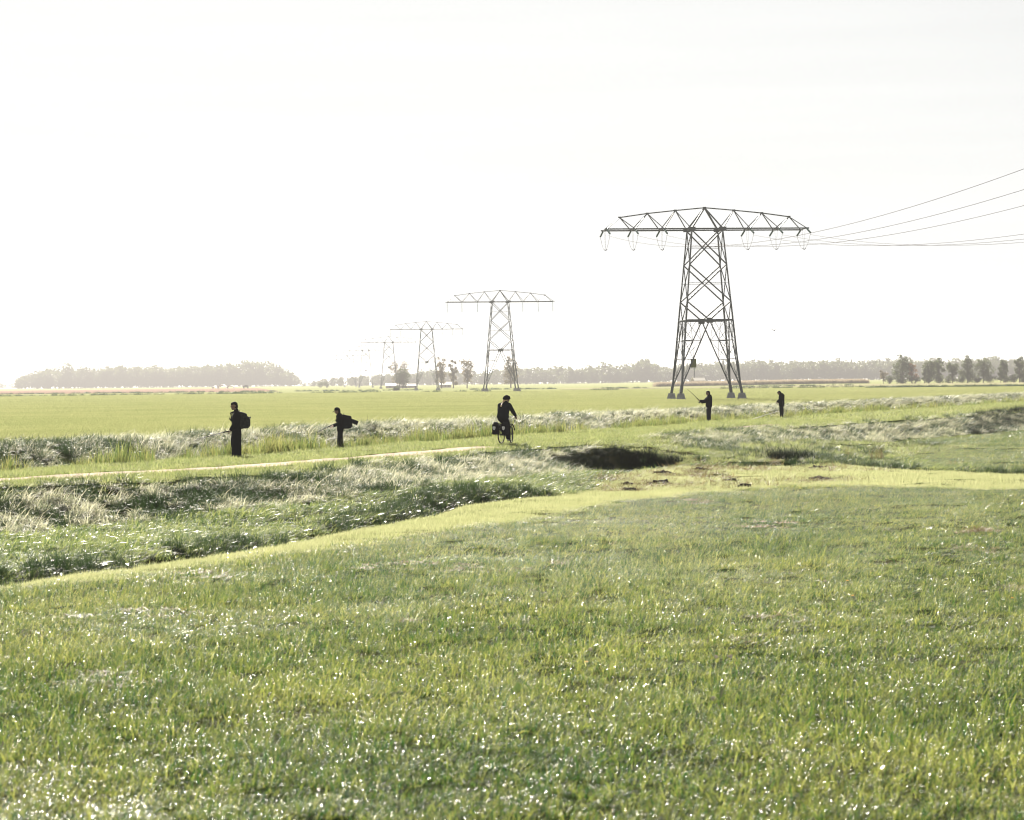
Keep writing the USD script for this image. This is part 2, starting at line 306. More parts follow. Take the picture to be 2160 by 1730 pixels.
# ------------------------------------------------------------------ vegetation that nobody could count
def blades(n, rad, h, hv, w, tilt, bend, rng, segs=3, azim=None, azv=0.6, flat=0.0):
    """n blades of grass as narrow bent ribbons; azim: preferred direction of the bend"""
    r = rad * np.sqrt(rng.random(n)); th = rng.random(n) * 2 * np.pi
    base = np.stack([r * np.cos(th), r * np.sin(th), np.full(n, -.015)], 1)
    L = h * (1 + hv * rng.standard_normal(n)).clip(.35, 1.9)
    az = rng.random(n) * 2 * np.pi if azim is None else azim + azv * rng.standard_normal(n)
    t0 = np.abs(tilt[0] + tilt[1] * rng.standard_normal(n)); bd = np.abs(bend[0] + bend[1] * rng.standard_normal(n))
    tw = rng.standard_normal(n) * .7
    s = np.linspace(0, 1, segs + 1)
    ang = (t0[:, None] + bd[:, None] * s[None] ** 1.4).clip(0, 2.3)
    mid = (ang[:, 1:] + ang[:, :-1]) / 2; ds = L[:, None] / segs
    hx = np.concatenate([np.zeros((n, 1)), np.cumsum(np.sin(mid) * ds, 1)], 1); hz = np.concatenate([np.zeros((n, 1)), np.cumsum(np.cos(mid) * ds, 1)], 1)
    c = base[:, None] + np.stack([hx * np.cos(az)[:, None], hx * np.sin(az)[:, None], hz], -1)
    side = np.stack([-np.sin(az + tw), np.cos(az + tw), rng.standard_normal(n) * .25], -1)
    ww = w * (.7 + .6 * rng.random(n))[:, None] * np.clip(1 - s[None] ** 1.8, .0, 1) * .5
    a_, b_ = c - side[:, None] * ww[..., None], c + side[:, None] * ww[..., None]
    v = np.concatenate([np.stack([a_[:, :-1], b_[:, :-1]], 2).reshape(n, -1, 3), c[:, -1:]], 1)
    k = 2 * segs + 1; f = []
    for q_ in range(segs - 1):
        o = 2 * q_; f += [(o, o + 1, o + 3), (o, o + 3, o + 2)]
    f.append((2 * segs - 2, 2 * segs - 1, 2 * segs))
    f = np.array(f)
    return toned(v.reshape(-1, 3), (np.arange(n)[:, None, None] * k + f[None]).reshape(-1, 3), k, rng)

def scatter(D0, D1, dens, margin=1.16, rng=RNG):
    A = .1964 * margin * (D1 ** 2 - D0 ** 2) + 4 * (D1 - D0); n = int(A * dens)
    y = np.sqrt(D0 ** 2 + (D1 ** 2 - D0 ** 2) * rng.random(n)); x = (rng.random(n) * 2 - 1) * (.1964 * margin * y + 1.5)
    return x, y

def instancer(name, protos, material, x, y, scale, label, catg, zoff=0.0, drops=None, azim=None, azv=math.pi, tilt=None, z=None, zscale=None, rng=RNG, group=None):
    pi = UsdGeom.PointInstancer.Define(stage, '/World/' + name); path = str(pi.GetPath())
    tg = []
    for k, pm in enumerate(protos):
        tp_ = path + '/tuft' + ('_%03d' % k if k else '')
        if drops is None: m_ = usdkit.mesh(stage, tp_, pm, material); put_tone(m_, pm)
        else:
            m_ = UsdGeom.Xform.Define(stage, tp_); put_tone(usdkit.mesh(stage, tp_ + '/blades', pm, material), pm); usdkit.mesh(stage, tp_ + '/dew_drops', drops[k % len(drops)], M['dew'])
        tg.append(m_.GetPath())
    pi.CreatePrototypesRel().SetTargets(tg)
    n = len(x); z = ground_z(x, y) if z is None else z
    pi.CreatePositionsAttr(Vt.Vec3fArray.FromNumpy(np.stack([x, y, z + zoff], 1).astype(np.float32)))
    pi.CreateProtoIndicesAttr(Vt.IntArray.FromNumpy(rng.integers(0, len(protos), n).astype(np.int32)))
    sc = np.broadcast_to(scale, n); zs = sc if zscale is None else np.broadcast_to(zscale, n)
    pi.CreateScalesAttr(Vt.Vec3fArray.FromNumpy(np.stack([sc, sc, zs], 1).astype(np.float32)))
    rz = (rng.random(n) * 2 - 1) * azv + (0 if azim is None else azim)
    pi.CreateOrientationsAttr(Vt.QuathArray([Gf.Quath(float(c_), 0, 0, float(s_)) for c_, s_ in zip(np.cos(rz / 2), np.sin(rz / 2))]))
    tag(pi, label, catg, group, 'stuff'); return pi

WIND = math.radians(-35)              # the long grass leans to the right and towards the viewer
g1 = np.random.default_rng(101)
meadowP = [blades(54, .15, .105, .45, .0062, (.30, .25), (1.0, .6), g1, 4, azim=0.0, azv=1.2) for _ in range(7)] + \
          [blades(54, .17, .105, .45, .0064, (.75, .35), (1.2, .5), g1, 4, azim=0.0, azv=1.4) for _ in range(7)]
mownP = [blades(70, .20, .058, .4, .0065, (.15, .15), (.35, .3), g1, 2) for _ in range(6)]
fieldP = [blades(420, 1.0, .085, .4, .015, (.2, .2), (.5, .4), g1, 2) for _ in range(4)]
rankP = [blades(54, .12, .36, .4, .012, (.80, .35), (1.25, .4), g1, 4, azim=0.0, azv=.6) for _ in range(9)]
vergeP = [blades(56, .26, .085, .55, .011, (.35, .3), (.8, .6), g1, 3) for _ in range(5)]
roughP = [blades(40, .19, .20, .45, .013, (.35, .25), (1.1, .6), g1, 4, azim=0.0, azv=.9) for _ in range(7)]
reedP = [blades(22, .22, .55, .3, .020, (.10, .08), (.45, .35), g1, 4) for _ in range(5)]
darkP = [blades(60, .25, .42, .4, .013, (.25, .2), (1.0, .5), g1, 4) for _ in range(4)]
leafP = [blades(26, .28, .16, .35, .035, (1.0, .3), (.6, .4), g1, 3) for _ in range(4)]
strawP = [blades(40, .26, .18, .5, .014, (1.0, .35), (.6, .4), g1, 2) for _ in range(4)]

_ico = trimesh.creation.icosahedron()
def dew(n, rad, zlo, zhi, size, rng):
    v, f = [], []
    for k in range(n):
        r_ = rad * math.sqrt(rng.random()); a0 = rng.random() * 6.28; z_ = rng.uniform(zlo, zhi)
        Rm = trimesh.transformations.euler_matrix(rng.normal(0, .4), rng.normal(0, .4), rng.random() * 6.28)[:3, :3]; R0 = np.linalg.qr(rng.standard_normal((3, 3)))[0]
        v.append(((_ico.vertices @ R0) * size * (.5 + rng.random()) * [1, 1, .45]) @ Rm.T + [r_ * math.cos(a0), r_ * math.sin(a0), z_]); f.append(_ico.faces + 12 * k)
    return np.vstack(v), np.vstack(f)
dewP = [dew(64, .17, .03, .10, .0026, g1) for _ in range(8)]
M['dew'] = mat('dew', {'p': ('principled_bsdf', {'base_color': (.03, .045, .025), 'roughness': .22, 'specular_ior_level': .9})}, surface='p.BSDF')
# candidates in front of the track
def gather(bands):
    xs, yy, ss_ = [], [], []
    for D0, D1, dens, sc in bands:
        x, y = scatter(D0, D1, dens); xs.append(x); yy.append(y); ss_.append(np.full(len(x), sc))
    return np.concatenate(xs), np.concatenate(yy), np.concatenate(ss_)
x, y, sc = gather([(16, 30, 34, 1.0), (30, 50, 27, 1.0), (50, 82, 20, 1.1), (82, 150, 9, 1.5), (150, 230, 4, 2.0)])
u, fy = path_uv(x, y)
bankfoot = np.where((fy > 103) & (fy < 130), -11.0, -(np.interp(fy, FYK, CREST) + np.interp(fy, [66, 76], [3.5, 2.8]))) + (fbm2(x, y, .5, 8) - .5) * 1.6
wob = (fbm2(x, y, .9, 9) - .5) * 1.0
strip = in_strip(x, y, wob * 1.3 + np.random.default_rng(14).normal(0, .22, len(x))) | ((u > -9) & (u < -6.5) & (fy > 96) & (fy < 104) & False)
field_side = u < bankfoot
fur = np.minimum(line_d(SL, x, y), line_d(SR, x, y))
# between bank foot and furrow: rougher grass
SLpoly = shapely.Polygon([*FURROW_L, (1.88, 77.8), (2.91, 84.8), (3.4, 91), (-8, 92), (-40, 60), (-40, 20)])
RGpoly = shapely.Polygon([(3.4, 91), (4.6, 95), (6.6, 100), *FURROW_R[:4], (17.9, 100), (12, 118), (0, 118), (-2, 96)])
between = shapely.contains_xy(SLpoly, x, y)
roughzone = (between | shapely.contains_xy(RGpoly, x, y)) & ~strip
jit = np.random.default_rng(5).normal(1, .28, len(x)).clip(.5, 1.8)
patch = fbm2(x, y, .22, 31, 3)
sel = field_side & ~strip & ~roughzone & (u < -2.5)
hs = (.42 + 1.15 * patch) * jit * (1 - .3 * ss(34, 70, y))
instancer('foreground_grass', meadowP, M['meadow'], x[sel], y[sel], (sc * jit)[sel], 'green dewy meadow grass filling the foreground', 'grass', drops=dewP, azim=WIND, azv=1.0, zscale=(hs * np.sqrt(sc))[sel])
bare = np.exp(-(((x - 7) / 4.5) ** 2 + ((y - 91) / 6) ** 2)) * 1.25 + fbm2(x, y, 1.1, 13)
sel = field_side & strip & (fur > .30) & (bare < 1.72)
xs_, ys_ = x[sel], y[sel]
o = np.random.default_rng(9).normal(0, .15, (2, len(xs_)))
instancer('mown_grass', mownP, M['mown'], np.concatenate([xs_, xs_ + o[0]]), np.concatenate([ys_, ys_ + o[1]]), np.tile((sc * jit)[sel], 2), 'short bright yellow-green mown grass in a strip across the field', 'grass', zscale=np.tile((jit * np.sqrt(sc))[sel], 2))
sel = field_side & roughzone
instancer('rough_grass', roughP, M['rough'], x[sel], y[sel], (sc * jit)[sel], 'ragged darker grass between the bank foot and the furrow', 'grass', drops=dewP, azim=WIND, azv=.9, zscale=((.22 + .62 * patch) * jit)[sel])
# furrow: wet broad leaves and dark tufts along it
xf, yf, _ = gather([(30, 82, 16, 1), (82, 120, 10, 1)])
df = np.minimum(line_d(SL, xf, yf), line_d(SR, xf, yf)); nf = fbm2(xf, yf, .5, 41)
side = ~in_strip(xf, yf)
sel = (df < .55 + .5 * (nf - .5)) & (side | (df < .2)) & (nf > .36)
instancer('wet_leaves', leafP, M['wetleaf'], xf[sel], yf[sel], .9 + .5 * np.random.default_rng(3).random(sel.sum()), 'dark wet broad leaves lying along the furrow', 'leaves')
sel = (df < 1.0) & side & (nf > .40)
instancer('furrow_tufts', darkP, M['dark'], xf[sel], yf[sel], .45 + .35 * np.random.default_rng(4).random(sel.sum()), 'dark grass tufts on the far edge of the furrow', 'grass')

# near bank: long pale grass hanging down the slope
x, y, sc = gather([(45, 82, 12, 1.1), (82, 140, 10, 1.2), (140, 230, 9, 1.4)])
u, fy = path_uv(x, y); nb = fbm2(x, y, .45, 51); jit = np.random.default_rng(6).normal(1, .2, len(x)).clip(.55, 1.6)
ramp = ss(101, 104, fy) * (1 - ss(126, 134, fy)) > .5
crs = np.interp(fy, FYK, CREST); lo = -crs - np.interp(fy, [66, 76], [3.7, 3.0]); hi = -crs + .1
pit = (fy > 95.6) & (fy < 104) & (u < -2.7) & (u > -5.7)
ramp_bank = ramp & (fy > 111) & (u < -1.6) & (u > -4.6 + (nb - .5))
bank = ramp_bank | (u > lo + (nb - .5)) & (u < hi + (nb - .5) * 1.2) & ~ramp & ~pit
nb2 = fbm2(x, y, 1.3, 52)
sel = bank & (nb > .24) & (nb2 < .56)
hb = (.45 + .75 * nb) * jit * (1 - .35 * ss(.8, .0, -u - crs))
instancer('bank_grass', rankP, M['rank'], x[sel], y[sel], (sc * jit)[sel], 'long pale wind-combed grass on the near bank below the track', 'grass', azim=math.radians(-62), azv=.55, zscale=hb[sel])
sel = (bank & ((nb < .30) | (nb2 > .535))) | (ramp & (nb > .63) & (u > -12) & (u < -4))
instancer('bank_tufts', darkP, M['dark'], x[sel], y[sel], (.6 * sc * jit)[sel], 'dark green tufts between the pale grass of the near bank', 'grass', zscale=(.55 * jit)[sel])
sel = ramp & ~pit & (u > -12) & (u < -2) & (nb > .33)
instancer('ramp_grass', roughP, M['verge'], x[sel], y[sel], (sc * jit)[sel], 'worn yellowish grass on the ramp down from the track', 'grass', zscale=((.45 + .5 * nb) * jit)[sel])
# pit: dark vegetation hanging over its far wall
xp, yp, _ = gather([(86, 112, 30, 1.0)]); up_, fp = path_uv(xp, yp)
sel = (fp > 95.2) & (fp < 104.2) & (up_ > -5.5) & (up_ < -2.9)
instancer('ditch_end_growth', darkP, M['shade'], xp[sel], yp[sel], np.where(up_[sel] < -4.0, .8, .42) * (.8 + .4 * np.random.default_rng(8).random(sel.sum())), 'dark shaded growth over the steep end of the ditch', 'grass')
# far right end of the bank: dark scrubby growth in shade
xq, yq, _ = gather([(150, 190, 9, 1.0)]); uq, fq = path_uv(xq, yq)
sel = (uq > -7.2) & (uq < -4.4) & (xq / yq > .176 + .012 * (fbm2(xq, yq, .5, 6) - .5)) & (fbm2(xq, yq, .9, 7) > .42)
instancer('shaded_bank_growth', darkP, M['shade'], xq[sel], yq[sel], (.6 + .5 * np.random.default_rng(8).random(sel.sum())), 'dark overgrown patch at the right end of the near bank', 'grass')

# the track's verges
x, y, sc = gather([(50, 85, 16, 1.0), (85, 150, 10, 1.2), (150, 290, 4, 1.9)])
u, fy = path_uv(x, y); nv = fbm2(x, y, .6, 61); jit = np.random.default_rng(16).normal(1, .2, len(x)).clip(.55, 1.6)
ush = u - ditch_shift(fy)
sel = (u > -np.interp(fy, FYK, CREST) - .3) & (ush < 5.6) & ~in_track(u, fy, x, y) & (nv > .28) & ~((np.abs(u) < .72) & (((fy < 97) & (fy > -30)) | ((fy > 128) & (fy < 136))))
instancer('verge_grass', vergeP, M['verge'], x[sel], y[sel], (sc * jit)[sel], 'short trodden grass on both sides of the sandy track', 'grass', zscale=((.55 + .9 * nv) * jit * np.sqrt(sc))[sel])
# far ditch: reeds on the near edge, pale rank grass on the far side
x, y, sc = gather([(65, 110, 10, 1.0), (110, 190, 7, 1.2), (190, 330, 3.2, 1.7)])
u, fy = path_uv(x, y); nr = fbm2(x, y, .35, 71); jit = np.random.default_rng(17).normal(1, .2, len(x)).clip(.55, 1.6)
u = u - ditch_shift(fy)
sel = (u > 5.0) & (u < 7.8) & (nr > .38)
instancer('ditch_reeds', reedP, M['reed'], x[sel], y[sel], (sc * jit * .95)[sel], 'green and ochre reeds along the near edge of the far ditch', 'reeds', zscale=(jit * (.35 + .95 * nr))[sel])
sel = (u > 7.8) & (u < 13.8 + (nr - .5) * 2) & (nr > .25)
instancer('far_bank_grass', rankP, M['rank'], x[sel], y[sel], (sc * jit * 1.1)[sel], 'long pale drooping grass on the far bank of the ditch', 'grass', azim=math.radians(-50), azv=.5, zscale=(jit * (.55 + .55 * nr))[sel])
nr2 = fbm2(x, y, 1.2, 72)
sel = (u > 8.2) & (u < 12.8) & ((nr < .36) | (nr2 > .60))
instancer('far_bank_tufts', darkP, M['dark'], x[sel], y[sel], (sc * jit * .8)[sel], 'dark tufts in the grass of the far bank', 'grass', zscale=(jit * .62)[sel])
# the wide field beyond
x, y, sc = gather([(88, 160, 2.0, 1.0), (160, 300, 1.0, 1.35), (300, 470, .55, 1.8), (470, 790, .22, 2.6)])
u, fy = path_uv(x, y); jit = np.random.default_rng(18).normal(1, .1, len(x)).clip(.7, 1.4)
sel = (u - ditch_shift(fy) > 13.0)
instancer('field_grass', fieldP, M['field'], x[sel], y[sel], (sc * jit)[sel], 'even pale green grass of the wide field beyond the ditch', 'grass', zscale=(jit * np.sqrt(sc))[sel])
# dark broken lines of rushes along the field ditches far away
def rush_line(pts, dens, rng, w=3.0):
    P = np.array(pts, float); L = np.linalg.norm(np.diff(P, axis=0), axis=1); X = []
    for a_, b_, l_ in zip(P[:-1], P[1:], L):
        t = rng.random(int(l_ * dens)); p = a_ + (b_ - a_) * t[:, None]; X.append(p)
    X = np.vstack(X); X[:, 1] += rng.normal(0, w, len(X)); return X
rg = np.random.default_rng(77)
R1 = rush_line([(-175, 760), (-60, 800), (-15, 800)], 1.6, rg); R1 = R1[fbm2(R1[:, 0], R1[:, 1], .06, 2) > .45]
R2 = rush_line([(-30, 772), (25, 772), (110, 800)], 1.2, rg, 1.5); R2 = R2[fbm2(R2[:, 0], R2[:, 1], .06, 3) > .45]
R3 = rush_line([(100, 742), (180, 730)], 4.5, rg, 1.5)
R4 = rush_line([(-250, 1190), (-20, 1150), (140, 1000)], 1.2, rg, 4); R4 = R4[fbm2(R4[:, 0], R4[:, 1], .04, 5) > .42]
RR = np.vstack([R1, R2, R3, R4])
bigP = [blades(60, .8, .55, .4, .05, (.2, .2), (.8, .5), rg, 3) for _ in range(3)]
instancer('field_rushes', bigP, M['dark'], RR[:, 0], RR[:, 1], .8 + .7 * rg.random(len(RR)), 'dark broken lines of rushes along the distant field ditches', 'rushes')

# cut grass lying on the mown strip
deb = np.random.default_rng(91)
dx, dy = [], []
for cx, cy, ax, ay, n in [(5.7, 92.3, 1.2, 2.4, 60), (4.75, 84.7, .9, 1.6, 45), (7.2, 99, 1.3, 2, 40), (8.5, 97, 1.8, 2.2, 50), (9.8, 87, 1.3, 1.2, 30), (11.5, 97, 1.6, 1.8, 40), (3.5, 88, .6, 1.6, 25), (7.3, 84, .9, 1.0, 20), (3.7, 81, .8, 1.0, 20)]:
    dx.append(cx + ax * deb.standard_normal(n)); dy.append(cy + ay * deb.standard_normal(n))
dx, dy = np.concatenate(dx), np.concatenate(dy)
instancer('cut_grass_remains', strawP, M['straw'], dx, dy, .75 + .8 * deb.random(len(dx)), 'brown scraps of cut grass scattered over the bright mown strip', 'cut grass', zoff=.03)

hay = np.random.default_rng(95); hx, hy = [], []
for _ in range(20):
    cy = hay.uniform(24, 74); cx = hay.uniform(-.21, .21) * cy; n_ = hay.integers(3, 10); hx.append(cx + hay.normal(0, .35, n_)); hy.append(cy + hay.normal(0, .5, n_))
hx, hy = np.concatenate(hx), np.concatenate(hy); ok = (path_uv(hx, hy)[0] < -6) & ~in_strip(hx, hy) & ~shapely.contains_xy(SLpoly, hx, hy); hx, hy = hx[ok], hy[ok]
instancer('flattened_hay', strawP, M['straw'], hx, hy, .6 + .5 * hay.random(len(hx)), 'pale flattened hay scraps lying here and there in the meadow', 'hay', zoff=.05, zscale=.5)

# ------------------------------------------------------------------ pylons
bar0 = bar
def pylon(label, loc, rotz, tension, plate=None, wf=1.0):
    t = thing('pylon', label, 'pylon', loc, rotz, group='pylons of the power line')
    st = M['steel']
    def bar(a, b, w, h=None): return bar0(a, b, w * wf, h)
    hw = lambda z: (9.45 - .178 * z) / 2
    corner = lambda sx, sy, z: V(sx * hw(z), sy * hw(z), z)
    zc = 26.3
    for sx in (-1, 1):
        for sy in (-1, 1):
            b = corner(sx, sy, 0)
            foot = trimesh.creation.cylinder(1.0, 1.0, sections=8); foot.vertices[:, :2] *= np.where(foot.vertices[:, 2:] > 0, .50, .76); foot.apply_translation((b[0], b[1], .48))
            obj('concrete_foot', foot, M['concrete'], t)
            leg = cat([bar(V(b[0], b[1], .98), corner(sx, sy, 2.2), .42), bar(corner(sx, sy, 2.2), corner(sx, sy, 6.2), .30), bar(corner(sx, sy, 6.2), corner(sx, sy, 15.1), .24), bar(corner(sx, sy, 15.1), corner(sx, sy, zc), .20)])
            obj('leg', leg, st, t)
    lev = [26.1, 20.8, 15.1]
    def faces():
        for sy in (-1, 1): yield (lambda s, z, sy=sy: corner(s, sy, z)), True
        for sx in (-1, 1): yield (lambda s, z, sx=sx: corner(sx, s, z)), False
    def brace(a, b, w): obj('brace', bar(a, b, w), st, t)
    for C, front in faces():
        w = .19 if front else .11
        for k in range(2):
            brace(C(-1, lev[k]), C(1, lev[k + 1]), w); brace(C(1, lev[k]), C(-1, lev[k + 1]), w)
            zm = lev[k] - (lev[k] - lev[k + 1]) * .5
            if front: brace(C(-1, zm), C(1, zm), .06)
        mid = (C(-1, 12.2) + C(1, 12.2)) / 2
        brace(C(-1, 15.1), mid, w); brace(C(1, 15.1), mid, w)
        brace(C(-1, 12.2), C(1, 12.2), .26 if front else .14)
        for s in (-1, 1):
            ft = C(s, 2.0); brace(mid, ft, .17 if front else .13)
            lerp = lambda z: mid + (ft - mid) * ((12.2 - z) / (12.2 - 2.0))
            zs = [9.1, 6.2, 3.3]
            for z_ in zs: brace(C(s, z_), lerp(z_), .11)
            for z_a, z_b in ((12.2, 9.1), (9.1, 6.2), (6.2, 3.3)):
                brace(C(s, z_a), lerp(z_b), .065); brace(lerp(z_a) if z_a < 12 else mid * .45 + C(s, 12.2) * .55, C(s, z_b), .055)
                pa = (C(s, z_a) * .5 + (mid if z_a > 12 else lerp(z_a)) * .5); brace(pa, lerp(z_b), .055)
    # node plates
    for sy in (-1, 1):
        obj('node_plate', box(.95, .08, .8, (0, sy * (hw(12.2) + .10), 12.15)), st, t)
    # crossarm: two bottom chords, one ridge chord
    d = hw(zc)
    xs_b = [15.55, 11.2, 6.7, 2.45]; top = [(13.25, 28.2), (8.96, 28.8), (4.56, 29.25), (0, 29.65)]
    for sy in (-1, 1): obj('bottom_chord', bar((-15.9, sy * d, zc), (15.9, sy * d, zc), .21), st, t)
    for s in (-1, 1):
        obj('ridge_chord', cat([bar((s * top[k][0], 0, top[k][1]), (s * top[k + 1][0], 0, top[k + 1][1]), .17) for k in range(3)]), st, t)
        for k in range(4):
            for sy in (-1, 1):
                big = .22 if k == 3 else .12
                brace((s * xs_b[k], sy * d, zc), (s * top[k][0], 0, top[k][1]), big)
                if k < 3: brace((s * xs_b[k + 1], sy * d, zc), (s * top[k][0], 0, top[k][1]), .12)
            brace((s * xs_b[k], -d, zc), (s * xs_b[k], d, zc), .12)
        for sy in (-1, 1): obj('node_plate', box(1.15, .30, .55, (s * 2.4, sy * d, zc)), st, t)
    for (tx, tz) in top: 
        for s in ((-1, 1) if tx else (1,)): obj('node_plate', box(.45, .30, .26, (s * tx, 0, tz)), st, t)
    # insulators
    for s in (-1, 1):
        for k in range(3):
            xx = s * xs_b[k]
            if tension:
                for sy in (-1, 1):
                    a_ = V(xx, sy * (d + .1), zc - .1); b_ = V(xx - sy * .22, sy * (d + 1.8), zc - .85); c_ = a_ * .3 + b_ * .7
                    pts = np.linspace(a_, b_, 15); rr = np.where(np.arange(15) % 2, .15, .09)
                    obj('insulator', tube(pts, rr, 8), M['insul'], t)
                ph = np.linspace(-1, 1, 17)
                loop = np.stack([xx - ph * .22, ph * (d + 1.75), zc - .85 - 2.3 * (1 - ph ** 2)], 1)
                obj('jumper_wire', tube(loop, .022, 4), M['wire'], t)
                obj('clamp', tube([(xx - .2, 0, zc - 3.05), (xx + .1, 0, zc - 3.2), (xx + .3, 0, zc - 2.95)], .05, 5), M['metal'], t)
                obj('hanger', bar((xx, -.0, zc - 3.1), (xx - .25, -d, zc), .018), M['wire'], t)
                obj('hanger', bar((xx, .0, zc - 3.1), (xx + .25, d, zc), .018), M['wire'], t)
            else:
                pts = np.linspace(V(xx, 0, zc - .05), V(xx, 0, zc - 3.0), 21); rr = np.where(np.arange(21) % 2, .10, .05)
                obj('insulator', tube(pts, rr, 6), M['insul'], t)
    if plate is not None:
        px, py, pz = plate
        obj('plate', box(.85, .12, 1.35, (px, py, pz)), M['plate'], t, label='yellow-green rectangular plate hung in the lattice of one leg')
        obj('plate_bracket', cat([bar((px, py, pz + .6), (px, py, pz + 1.2), .05), bar((px - .5, py, pz - .75), (px + .4, py, pz - .75), .06), bar((px + .1, py, pz - .7), (px + .1, py, pz - 2.2), .08)]), st, t)
    return t
LINE_K = -.0925; ROT = math.atan(-LINE_K)
def pyl_xy(k): return 30.13 + LINE_K * 360 * k, 404 + 360 * k
P1 = pylon('nearest, largest lattice pylon of dark steel on four concrete feet', (*pyl_xy(0), gz(*pyl_xy(0))), ROT, True, plate=(-2.6, -3.9, 5.6))
P2 = pylon('second lattice pylon, directly beyond the cyclist, its feet on a dark line of rushes', (*pyl_xy(1), gz(*pyl_xy(1))), ROT, False, wf=.80)
labels = ['third lattice pylon, just left of the three slender birches', 'fourth lattice pylon, standing in front of the round grey tree', 'fifth lattice pylon, pale, second left of the round grey tree', 'sixth lattice pylon, faint, with only its legs clear of the haze', 'seventh lattice pylon, smallest and faintest, above the two round bushes']
for k, lb in enumerate(labels, 2):
    dup(P2, (*pyl_xy(k), gz(*pyl_xy(k))), ROT, lb)
# conductors running from the nearest pylon over the viewer's right
for n_, (o_, lb) in enumerate([(-15.7, 'thin power line from the outer left end of the crossarm'), (-11.2, 'thin power line from the middle left insulator of the crossarm'), (-6.7, 'thin power line from the inner left insulator of the crossarm'),
                  (6.7, 'thin power line from the inner right insulator of the crossarm'), (11.2, 'thin power line from the middle right insulator of the crossarm'), (15.7, 'thin power line from the outer right end of the crossarm')]):
    s = np.linspace(0.012, 1, 120); yy = 404 - 360 * s; ca, sa = math.cos(ROT), math.sin(ROT)
    xx = 30.13 - LINE_K * 360 * s + o_ * ca; yy = yy + o_ * sa
    zz = -.75 + 25.6 - 4 * 8.8 * s * (1 - s)
    tag(obj('power_line', tube(np.stack([xx, yy, zz], 1), .017, 8), M['wire'], smooth=60), lb, 'power line', 'power lines of the nearest span')

# ------------------------------------------------------------------ trees, bushes, woods
def leaf_cloud(centres, radii, n, size, rng, hollow=.35):
    C = np.asarray(centres, float); R = np.asarray(radii, float)
    pick = rng.choice(len(C), n, p=R ** 2 / (R ** 2).sum())
    d = rng.standard_normal((n, 3)); d /= np.linalg.norm(d, axis=1, keepdims=True)
    r = R[pick] * (hollow + (1 - hollow) * rng.random(n) ** .5) * (1 + .18 * rng.standard_normal(n)).clip(.5, 1.4)
    p = C[pick] + d * r[:, None] * V(1, 1, .85)
    a_ = rng.standard_normal((n, 3)); a_ /= np.linalg.norm(a_, axis=1, keepdims=True)
    b_ = np.cross(a_, rng.standard_normal((n, 3))); b_ /= np.linalg.norm(b_, axis=1, keepdims=True)
    s = size * (.5 + rng.random(n))[:, None]
    v = np.stack([p - a_ * s, p + b_ * s * .55, p + a_ * s, p - b_ * s * .55], 1).reshape(-1, 3)
    k = np.arange(n)[:, None] * 4
    return toned(v, np.vstack([k + [0, 1, 2], k + [0, 2, 3]]), 4, rng)
def make_tree(label, catg, h, w, trunk_h, lobes, n, size, leafm, rng, loc, shape='round', group=None, hollow=.35, name='tree'):
    t = thing(name, label, catg, loc, 0, group=group)
    C, R = [], []; top = h; limbs = []
    for k in range(lobes):
        f = (k + .5) / lobes; z = trunk_h + (h - trunk_h) * (f ** .9)
        env = {'round': math.sin(math.pi * (.18 + .72 * f)), 'column': .75 * math.sin(math.pi * (.2 + .68 * f)) ** .6, 'cone': 1 - .75 * f, 'fan': .35 + .75 * f if f < .75 else 1.3 - .6 * f}[shape]
        rr = w * .5 * env; az = k * 2.4 + rng.random() * 1.2; off = rr * (.45 + .4 * rng.random())
        C.append((off * math.cos(az), off * math.sin(az), z - .08 * h * rng.random())); R.append(max(.16 * w, rr * .55 * (.7 + .6 * rng.random())))
    for c in C:
        z0 = trunk_h * .6 + (c[2] - trunk_h * .6) * .35; mid = V(c[0] * .45, c[1] * .45, (z0 + c[2]) / 2 + .03 * h)
        limbs.append(tube([(0, 0, z0), mid, c], [.014 * h, .009 * h, .003 * h], 5))
    lean = rng.normal(0, .02 * h, 2)
    trunk = tube([(0, 0, -.3), (0, 0, .05 * h), (lean[0] * .5, lean[1] * .5, .45 * h), (lean[0], lean[1], .88 * h)], [.028 * h, .020 * h, .014 * h, .003 * h], 8)
    obj('trunk', cat([trunk] + limbs), M['bark'], t)
    obj('crown', leaf_cloud(C, R, n, size, rng, hollow), leafm, t)
    return t
tr = np.random.default_rng(2024)
ROWD = 1170
def row_x(px, D=ROWD): return (px - 1080) / 5500 * D
def h_of(px_h, D=ROWD): return px_h / 5500 * D
